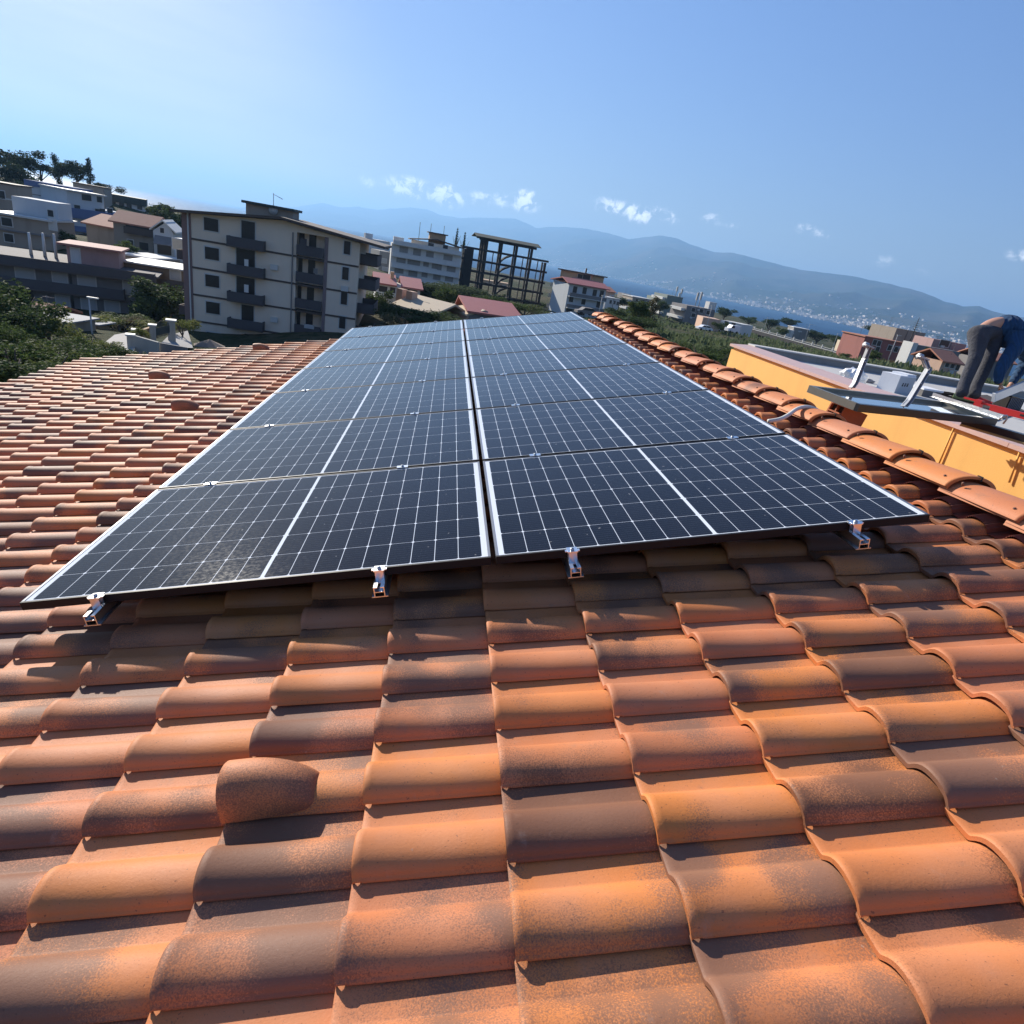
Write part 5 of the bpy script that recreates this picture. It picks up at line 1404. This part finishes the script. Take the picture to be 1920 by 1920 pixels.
lowwall('garden_wall', 'garden wall running on to the apartment block', (300, 643), 46.5, (352, 652), 48, (330, 662, 47), W_['slate'])
lowwall('garden_wall', 'raking garden wall left of the arched gate', (258, 622), 50.5, (286, 613), 52, (270, 636, 50), W_['tan'])
t = thing('garden_gate', 'dark arched metal gate between pale pillars', 'gate', at_d(290, 632, 52.2), 0)
e_ = at_d(318, 628, 54.6) - at_d(290, 632, 52.2); e_.z = 0; Lg = e_.length; t.rotation_euler = (0, 0, math.atan2(e_.y, e_.x))
mb = MB()
for k in range(12):
    x = Lg * (k + .5) / 12; mb.box((x - .03, -.02, -.1), (x + .03, .02, .9 + .35 * math.sin(x / Lg * math.pi)))
for k in range(12): pass
mb.build('gate_bar', W_['darkroof'], t); mb = MB(); mb.box((0, -.03, .08), (Lg, -.021, .72)); mb.build('gate_panel', W_['darkroof'], t)
# street surface and yard
def sheet(name, quad, mat):
    mb = MB(); pts_ = [at_d(*q_) for q_ in quad]; n_ = 10; vs = []
    for i in range(n_ + 1):
        for k in range(n_ + 1):
            u, v = i / n_, k / n_; p = (pts_[0] * (1 - u) + pts_[1] * u) * (1 - v) + (pts_[3] * (1 - u) + pts_[2] * u) * v
            vs.append((p.x, p.y, p.z + .12))
    mb.add(vs, [(i * (n_ + 1) + k, (i + 1) * (n_ + 1) + k, (i + 1) * (n_ + 1) + k + 1, i * (n_ + 1) + k + 1) for i in range(n_) for k in range(n_)]); o = mb.build(name, mat); tag(o, kind='structure'); return o
MAT['paving'] = plain('pale_paving', (.36, .34, .31), .9, var=.1, scale=1.5)
MAT['asphalt'] = plain('worn_asphalt', (.13, .125, .12), .9, var=.15, scale=1)
sheet('road', [(175, 662, 46), (250, 668, 43), (262, 622, 54), (215, 630, 56)], MAT['paving'])
sheet('yard', [(296, 652, 50), (362, 655, 56), (352, 622, 66), (318, 630, 58)], MAT['paving'])
# parasol by the ground floor
p = at_d(393, 640, 60); t = thing('parasol', 'wide brown parasol in front of the apartment block ground floor', 'parasol', p + Vector((0, 0, -2.3)))
mb = MB(); mb.tube([(0, 0, 0), (0, 0, 2.4)], .03, 6); mb.build('pole', W_['frame'], t)
mb = MB(); n_ = 8; ring = [Vector((1.5 * math.cos(2 * math.pi * k / n_), 1.5 * math.sin(2 * math.pi * k / n_), 1.85)) for k in range(n_)]; mb.add([Vector((0, 0, 2.5))] + ring, [(0, 1 + k, 1 + (k + 1) % n_) for k in range(n_)]); mb.build('canopy', plain('brown_canvas', (.20, .15, .115), .9), t)

# parked vehicles far off on the right
def car(px, py, D, label, mat, rz, L=4.2, Hh=1.45, van=False):
    p = at_d(px, py, D); p.z = max(p.z, ground(p.x, p.y)); t = thing('parked_van' if van else 'parked_car', label, 'van' if van else 'car', p, rz)
    mb = MB()
    prof = [(0, .35), (0, .8), (.9, .95), (1.5, Hh), (3.3, Hh), (3.95, .95), (L, .85), (L, .35)] if not van else [(0, .4), (0, 1.2), (.7, 1.3), (1.2, 2.1), (L, 2.1), (L, .4)]
    mb.prism([(x - L / 2, -.85, z) for x, z in prof], (0, 1.7, 0)); mb.build('body', mat, t)
    mb = MB(); mb.prism([(x - L / 2, -.86, z) for x, z in ([(1.0, .98), (1.55, Hh - .08), (3.25, Hh - .08), (3.8, .98)] if not van else [(.85, 1.35), (1.25, 2.0), (2.0, 2.0), (2.0, 1.35)])], (0, 1.72, 0)); mb.build('window', W_['pane'], t)
    for x in (.85, L - .85):
        for y in (-.8, .8): mb = MB(); mb.tube([(x - L / 2, y - .1, .32), (x - L / 2, y + .1, .32)], .32, 12); mb.build('wheel', MAT['dark'], t)
MAT['carwhite'] = plain('white_car_paint', (.75, .76, .77), .25, spec=.6, var=.02)
car(1319, 620, 165, 'white car parked beside the pale pink building', MAT['carwhite'], R(10), L=4.4)
car(1371, 624, 172, 'white van parked at the edge of the green field', MAT['carwhite'], R(15), L=4.0, van=True)
car(1097, 591, 120, 'dark car parked in front of the grey blue block', W_['slate'], R(12))

# ------------------------------------------------------------------ plants
def leafmat(name, c1, c2, c3):
    c1, c2, c3 = [tuple(x * 1.25 for x in q_) for q_ in (c1, c2, c3)]
    q = NT(name); geo = q.n('ShaderNodeNewGeometry'); co = q.n('ShaderNodeTexCoord').outputs['Object']
    c = q.mix(geo.outputs['Random Per Island'], c1, c2); c = q.mix(q.ramp(q.noise(co, .9, 3, .6), .45, .7), c, c3)
    q.set(color=c, rough=.75, spec=.12)
    tr = q.n('ShaderNodeBsdfTranslucent'); q.inp(tr.inputs['Color'], c); mx = q.n('ShaderNodeMixShader'); mx.inputs[0].default_value = .35
    q.l(q.b.outputs[0], mx.inputs[1]); q.l(tr.outputs[0], mx.inputs[2]); q.l(mx.outputs[0], q.out.inputs[0]); return q.m
LF = {'dark': leafmat('dark_foliage', (.028, .045, .018), (.055, .080, .026), (.075, .100, .030)),
      'mid': leafmat('mid_foliage', (.040, .065, .020), (.075, .105, .030), (.105, .12, .035)),
      'yellow': leafmat('yellow_green_foliage', (.105, .125, .030), (.17, .185, .050), (.20, .20, .07)),
      'dry': leafmat('dry_scrub', (.090, .082, .040), (.14, .115, .065), (.07, .085, .035)),
      'pine': leafmat('pine_foliage', (.016, .028, .012), (.030, .045, .016), (.045, .060, .020)),
      'cane': leafmat('cane_foliage', (.075, .100, .045), (.13, .15, .08), (.06, .08, .03))}
BARK = plain('bark', (.10, .075, .055), .9, var=.2, scale=4)
def foliage(n, blobs, ls, seed, flat=.0, up=.35):
    """leaf clumps spread through several uneven lobes"""
    rr_ = random.Random(seed); mb = MB()
    tot = sum(b_[3] ** 2 for b_ in blobs)
    for (x, y, z, r, sq) in blobs:
        k = int(n * r * r / tot)
        for _ in range(k):
            d = Vector((rr_.gauss(0, 1), rr_.gauss(0, 1), rr_.gauss(0, 1))).normalized()
            lump = .72 + .5 * mnoise.noise(d * 2.1 + Vector((seed, x, y)))
            rad = r * lump * (rr_.random() ** .33) * 1.0
            if mnoise.noise(Vector((x, y, z)) + d * rad * 1.7 / max(r, .1) + Vector((0, 0, seed))) < -.28: continue
            p = Vector((x, y, z)) + Vector((d.x * rad, d.y * rad, d.z * rad * sq))
            a = Vector((rr_.gauss(0, 1), rr_.gauss(0, 1), rr_.gauss(0, .6))).normalized(); b_ = a.cross(Vector((rr_.gauss(0, 1), rr_.gauss(0, 1), rr_.gauss(0, 1)))).normalized()
            s_ = ls * rr_.uniform(.6, 1.4)
            mb.add([p - a * s_, p - b_ * s_ * .45, p + a * s_, p + b_ * s_ * .45], [(0, 1, 2, 3)])
    return mb
crown_cache = {}
def crown(kind, var):
    key = (kind, var)
    if key in crown_cache: return crown_cache[key]
    s = hash(kind) % 97 if False else sum(map(ord, kind)) + var * 13
    rr_ = random.Random(s)
    if kind == 'round': bl = [(0, 0, 0, 1, .85)] + [(rr_.uniform(-.7, .7), rr_.uniform(-.7, .7), rr_.uniform(-.3, .55), rr_.uniform(.35, .6), .8) for _ in range(7)]; mb = foliage(5200, bl, .060, s)
    elif kind == 'pine': bl = [(rr_.uniform(-.9, .9), rr_.uniform(-.9, .9), rr_.uniform(-.15, .35), rr_.uniform(.35, .6), .6) for _ in range(10)]; mb = foliage(4200, bl, .055, s)
    elif kind == 'tall': bl = [(rr_.uniform(-.35, .35), rr_.uniform(-.35, .35), -.9 + 1.9 * k / 6, rr_.uniform(.35, .55), .9) for k in range(7)]; mb = foliage(3600, bl, .055, s)
    elif kind == 'cypress': bl = [(0, 0, -1 + 2 * k / 8, .26 * (1 - abs(k - 3) / 9), 1.4) for k in range(9)]; mb = foliage(1500, bl, .05, s)
    elif kind == 'bush': bl = [(rr_.uniform(-.8, .8), rr_.uniform(-.8, .8), rr_.uniform(-.2, .3), rr_.uniform(.4, .65), .8) for _ in range(9)]; mb = foliage(6500, bl, .045, s)
    elif kind == 'cane':
        mb = MB()
        for _ in range(190):
            x, y = rr_.uniform(-1, 1), rr_.uniform(-.6, .6); h_ = rr_.uniform(.7, 1.25); lx, ly = rr_.gauss(0, .1), rr_.gauss(0, .1)
            for k in range(9):
                t = .25 + .75 * k / 8; p = Vector((x + lx * t * t, y + ly * t * t, h_ * t - .6)); a = rr_.uniform(0, 6.28); d = Vector((math.cos(a), math.sin(a), .45)); l_ = .26; sd2 = Vector((-d.y, d.x, 0)) * .018
                mb.add([p - sd2, p + sd2, p + d * l_ * .6 + sd2 * .8, p + d * l_ + Vector((0, 0, -.09)), p + d * l_ * .6 - sd2 * .8], [(0, 1, 2, 3, 4)])
    crown_cache[key] = mb; return mb
meshes = {}
def plant(name, label, cat, px, py, D, w, h, kind, lf, var=0, trunk=0.0, group=None, rz=0.0, on_ground=False, pos=None):
    """(px, py) marks the middle of the crown"""
    p = at_d(px, py, D) if pos is None else pos
    g = ground(p.x, p.y)
    if on_ground: p.z = g + h * .42 + trunk
    t = thing(name, label, cat, (p.x, p.y, min(g, p.z - h * .5)), rz, group)
    k = (kind, var, lf)
    if k not in meshes:
        o = crown(kind, var).build('crown', LF[lf], None); meshes[k] = o.data; bpy.data.objects.remove(o)
    o = bpy.data.objects.new('crown', meshes[k]); col.objects.link(o); o.parent = t
    zc = p.z - t.location.z
    o.location = (0, 0, zc); o.scale = (w / 2, w / 2, h / 2)
    mb = MB(); r_ = max(.06, w * .028)
    mb.tube([(0, 0, -.6), (w * .02, 0, zc * .45), (0, 0, zc)], [r_ * 1.3, r_, r_ * .6], 7)
    rr_ = random.Random(int(px * 7 + py))
    for _ in range(5):
        a = rr_.uniform(0, 6.28); z0 = max(.1, zc - h * .35) * rr_.uniform(.8, 1); mb.tube([(0, 0, z0), (math.cos(a) * w * .3, math.sin(a) * w * .3, zc + rr_.uniform(-.1, .3) * h)], [r_ * .55, r_ * .2], 5)
    mb.build('trunk', BARK, t)
    return t
HT = 'trees on the hilltop at the top left'
for i, a in enumerate([(6, 306, 190, 9, 8, 'pine', 'widest'), (40, 303, 188, 10, 8, 'round', ''), (22, 335, 178, 9, 9, 'round', ''), (76, 318, 192, 9, 7, 'pine', ''), (109, 325, 190, 5, 7, 'tall', ''), (143, 323, 190, 8.5, 6.5, 'round', ''), (168, 326, 192, 4, 6, 'tall', ''), (36, 368, 160, 8, 10, 'round', ''), (205, 353, 205, 6, 3.5, 'bush', '')]):
    lab = ['spreading pine at the far left on the hilltop', 'highest round hilltop tree left of the blue banded block', 'dark tree under the hilltop pines above the grey house', 'flat crowned pine behind the blue roof band', 'slender hilltop tree left of the rounded dense one', 'dense rounded tree above the beige penthouse block', 'thin hilltop tree right of the dense rounded one', 'dark tree between the grey house and the blue banded block', 'low bush above the green banded block'][i]
    plant('tree', lab, 'tree', a[0], a[1], a[2], a[3] * 1.25, a[4] * 1.2, a[5], 'pine', i % 3, group=HT, rz=i)
# hedge and shrubs, lower left
LB = [('dark leafy tree at the left edge below the terraced building', 12, 590, 46, 7.5, 5.5, 'round', 'dark'), ('dark leafy tree beside the little red shed', 52, 612, 42, 5, 4, 'round', 'dark'), ('yellow green shrub in front of the grey roofed garage', 92, 622, 46, 3.7, 3.4, 'bush', 'yellow'),
      ('mid green bush at the left edge', 6, 636, 36, 3.2, 3, 'bush', 'mid'), ('bright leafy bush at the bottom left of the greenery', 22, 680, 24, 4.2, 2.8, 'bush', 'mid'), ('leafy bush next to the roof edge at the left', 68, 688, 24, 3.6, 2.3, 'bush', 'mid'), ('dark bush in the middle of the hedge by the roof edge', 115, 668, 29, 4.0, 2.6, 'bush', 'dark'),
      ('bush with bright leaf tips near the road', 150, 655, 33, 3.0, 2.2, 'bush', 'mid'), ('dark bush at the end of the hedge', 178, 664, 32, 3.4, 2.0, 'bush', 'dark'), ('small yellow bush where the road meets the roof edge', 205, 653, 37, 2.4, 1.5, 'bush', 'yellow'), ('hedge bush lowest on the left beside the eave', 8, 706, 20, 3.4, 2.0, 'bush', 'dark'),
      ('yellow flowering shrub behind the road', 222, 610, 66, 5.5, 2.6, 'bush', 'yellow'), ('rust tinged shrub behind the road', 240, 606, 68, 4, 2.6, 'bush', 'dry'), ('dark tree against the left corner of the apartment block', 318, 560, 82, 9, 6, 'round', 'dark'), ('dark tree below the terraced building end', 290, 578, 80, 7, 6, 'round', 'dark'),
      ('green shrub by the garages', 160, 640, 52, 4, 2.0, 'bush', 'dark'), ('tree beside the white gabled house', 312, 408, 135, 6, 6, 'round', 'dark'), ('tree between the green banded block and the apartment block', 300, 398, 175, 9, 6, 'round', 'dark'), ('tree above the left eave of the apartment block', 336, 418, 150, 7, 6, 'round', 'dark'),
      ('small tree below the terracotta roofed houses', 234, 466, 100, 4, 3.4, 'round', 'mid'), ('tree behind the pink rooftop room', 112, 446, 106, 5, 4, 'round', 'dark'), ('bush in front of the lowest terraced windows', 226, 596, 70, 6, 2.2, 'bush', 'mid'), ('small bush by the nearest gate pillar', 262, 624, 49, 1.3, 1.6, 'bush', 'yellow'), ('low tree right of the gate pillars', 342, 612, 60, 2.6, 2.6, 'bush', 'yellow')]
for i, (lab, px, py, D, w, h, kd, lf) in enumerate(LB): plant('bush' if kd == 'bush' else 'tree', lab, 'bush' if kd == 'bush' else 'tree', px, py, D, w, h, kd, lf, i % 3, group='bushes and trees below the left side of the roof', rz=i * 1.3)
# middle: canes, bushes
for i, (px, py, D, w, h, lf, lab) in enumerate([(800, 548, 112, 6, 5, 'cane', 'leftmost cane clump beside the white house'), (822, 550, 116, 6, 5, 'cane', 'second cane clump'), (845, 552, 118, 7, 5.5, 'cane', 'tallest cane clump below the white block'), (868, 553, 120, 6.5, 5, 'cane', 'cane clump left of the skeleton'), (890, 558, 122, 6.5, 5, 'cane', 'cane clump at the foot of the skeleton')]):
    plant('cane_thicket', lab + ' in the row of tall canes', 'canes', px, py, D, w, h, 'cane', lf, i % 3, group='cane clumps below the white block', rz=i)
MB_ = [('bright green bush before the cane clumps', 838, 556, 104, 4.5, 3.6, 'round', 'mid'), ('wide dark bush at the foot of the skeleton', 925, 566, 112, 9, 4, 'bush', 'mid'), ('low round bush right of the red shed', 985, 580, 100, 7, 3, 'bush', 'mid'), ('bush beside the farmhouse', 725, 582, 78, 4, 3.6, 'bush', 'dark'), ('dark bushes before the brown hut', 790, 594, 72, 7, 3, 'bush', 'dark'), ('olive bush before the farmhouse wall', 760, 600, 70, 5, 2.6, 'bush', 'dry'), ('dark bush below the sandy roof', 835, 596, 74, 7, 2.4, 'bush', 'dark'), ('tree beside the balconies of the cream block', 705, 568, 92, 5, 5, 'round', 'dark'),
       ('leafy tree in the middle of the far field', 1195, 583, 90, 4.6, 3.8, 'round', 'mid'), ('bare brownish tree right of the leafy field tree', 1222, 586, 92, 3.6, 3.8, 'tall', 'dry'), ('dark hedge bush behind the end of the ridge', 1152, 586, 100, 5, 2.6, 'bush', 'dark'), ('broad dark bush beyond the far ridge caps', 1180, 604, 80, 7, 3, 'bush', 'dark'), ('dark umbrella pine on the red house side', 1655, 622, 190, 9, 5, 'pine', 'pine'), ('dark green tree right of the pink house', 1762, 678, 108, 2.6, 3.4, 'round', 'dark')]
for i, (lab, px, py, D, w, h, kd, lf) in enumerate(MB_): plant('bush' if kd == 'bush' else 'tree', lab, 'bush' if kd == 'bush' else 'tree', px, py, D, w, h, kd, lf, i % 3, group='bushes and trees beyond the roof', rz=i)
for i, (px, py, D, w, h) in enumerate([(890, 556, 215, 12, 7), (930, 562, 216, 12, 6), (975, 572, 214, 13, 6), (1010, 577, 212, 9, 5)]):
    plant('tree', ['leftmost', 'second', 'third', 'rightmost'][i] + ' of four dark trees seen through the foot of the skeleton', 'tree', px, py, D, w, h, 'round', 'dark', i % 3, group='trees behind the skeleton', rz=i)
for i, (px, py, D, h) in enumerate([(856, 450, 215, 7), (870, 456, 205, 6)]): plant('cypress', ['tall thin cypress right of the white block penthouse', 'shorter cypress at the left edge of the skeleton'][i], 'cypress', px, py, D, h * .95, h, 'cypress', 'pine', i, group='cypresses by the skeleton')
# scrub field on the right, distinct bushes in front, uncountable cover behind
r8 = random.Random(8); cnt = 0
used_l = set()
LM = [(1250, 'behind the far ridge caps'), (1330, 'below the balconied grey block'), (1400, 'below the white van'), (1500, 'beyond the far corner of the orange wall'), (1620, 'beyond the terrace parapet left of the bag'),
      (1700, 'beyond the parapet behind the packing box'), (1790, 'below the pink house'), (1860, 'behind the legs of the worker'), (2000, 'at the right edge behind the worker')]
for i in range(60):
    px = r8.uniform(1160, 1930); D = r8.choice([45, 60, 85, 125]); dn = {45: 'nearest', 60: 'near', 85: 'middle', 125: 'farthest'}[D]; D *= r8.uniform(.9, 1.1)
    p = at_d(px, 640, D)
    if p.x < 20 and p.y < 16: continue
    lf = r8.choice(['dark', 'mid', 'dry', 'dark', 'mid']); big = r8.random() < .5; s_ = r8.uniform(3.4, 4.8) if big else r8.uniform(2.0, 3.0)
    nm = {'dark': 'dark green', 'mid': 'mid green', 'dry': 'dry brownish'}[lf]
    where = next(w for lim, w in LM if px < lim)
    lab = f"{'broad' if big else 'small'} {nm} bush in the {dn} scrub {where}"
    if lab in used_l: continue
    used_l.add(lab)
    plant('bush', lab, 'bush', px, 640, D, s_, s_ * .55, 'bush', lf, r8.randrange(3), group='bushes of the scrub field', on_ground=True, rz=r8.uniform(0, 6))
mb = MB(); r9 = random.Random(9)
for _ in range(52000):
    px = r9.uniform(1080, 1990); D = 38 * (300 / 38) ** r9.random(); p = at_d(px, 640, D)
    g = ground(p.x, p.y) if _ % 6 == 0 else g
    if _ % 6 == 0: bx_, by_ = p.x, p.y; cl_ = mnoise.noise(Vector((p.x * .09, p.y * .09, 0)))
    x = bx_ + r9.gauss(0, 1.0); y = by_ + r9.gauss(0, 1.0)
    if x < 18.5 and y < 11: continue
    h = max(.15, .5 + cl_ * 1.6) * r9.uniform(.3, 1.2); s_ = .16 * (1 + D / 160); a = r9.uniform(0, 6.28); dx, dy = math.cos(a) * s_, math.sin(a) * s_
    mb.add([(x - dx, y - dy, g + h * .4), (x + dx * .3, y + dy * .3, g - .2), (x + dx, y + dy, g + h * .7), (x, y, g + h)], [(0, 1, 2, 3)])
o = mb.build('scrub', LF['cane']); tag(o, 'tangled scrub and dry grass covering the slope between the ridge and the sea', 'scrub', kind='stuff')
for i, (px, py, D, w, h, lf, lab) in enumerate([(1360, 586, 330, 12, 6, 'dark', 'dark tree clump behind the balconied grey block'), (1405, 600, 350, 11, 5, 'mid', 'green tree clump beside the yellowish shore house'), (1445, 606, 340, 13, 6, 'dark', 'dark tree clump right of the left viaduct lamp'), (1468, 622, 290, 7, 4, 'mid', 'green tree touching the white cubic house'),
      (1535, 630, 300, 13, 6, 'dark', 'dark tree clump right of the white cubic house'), (1572, 638, 280, 9, 5, 'dark', 'dark tree clump left of the low sand coloured house'), (1480, 604, 420, 16, 6, 'dark', 'farthest dark tree clump on the shore above the cubic house'), (1352, 612, 185, 5, 3.5, 'mid', 'green tree between the pale pink building and the cream row'),
      (1162, 566, 255, 9, 5, 'dark', 'dark tree right of the low white house'), (1240, 574, 240, 7, 5, 'dark', 'dark tree at the foot of the lower green grey block'), (1742, 664, 118, 2.6, 3, 'dark', 'dark bushy tree against the slate coloured house'), (1640, 668, 132, 4, 3, 'mid', 'green tree in front of the red house wall')]):
    plant('tree', lab, 'tree', px, py, D, w, h, 'round', lf, i % 3, group='trees of the shore plain', rz=i)
# norfolk pine
p = at_d(1715, 618, 165); t = thing('norfolk_pine', 'small tiered pine rising over the grey brown box building', 'tree', p + Vector((0, 0, -6)))
mb = MB(); mb.tube([(0, 0, 0), (0, 0, 9.2)], [.2, .05], 6); mb.build('trunk', BARK, t); mb = MB()
for k in range(7):
    z = 5.4 + k * .55; r_ = 1.7 * (1 - k / 8)
    for a in range(9):
        an = a * .7 + k; d = Vector((math.cos(an), math.sin(an), .15)); mb.add([Vector((0, 0, z)), Vector((0, 0, z)) + d * r_ * .6 + Vector((-d.y, d.x, 0)) * .16, Vector((0, 0, z)) + d * r_, Vector((0, 0, z)) + d * r_ * .6 - Vector((-d.y, d.x, 0)) * .16], [(0, 1, 2, 3)])
mb.build('crown', LF['pine'], t)
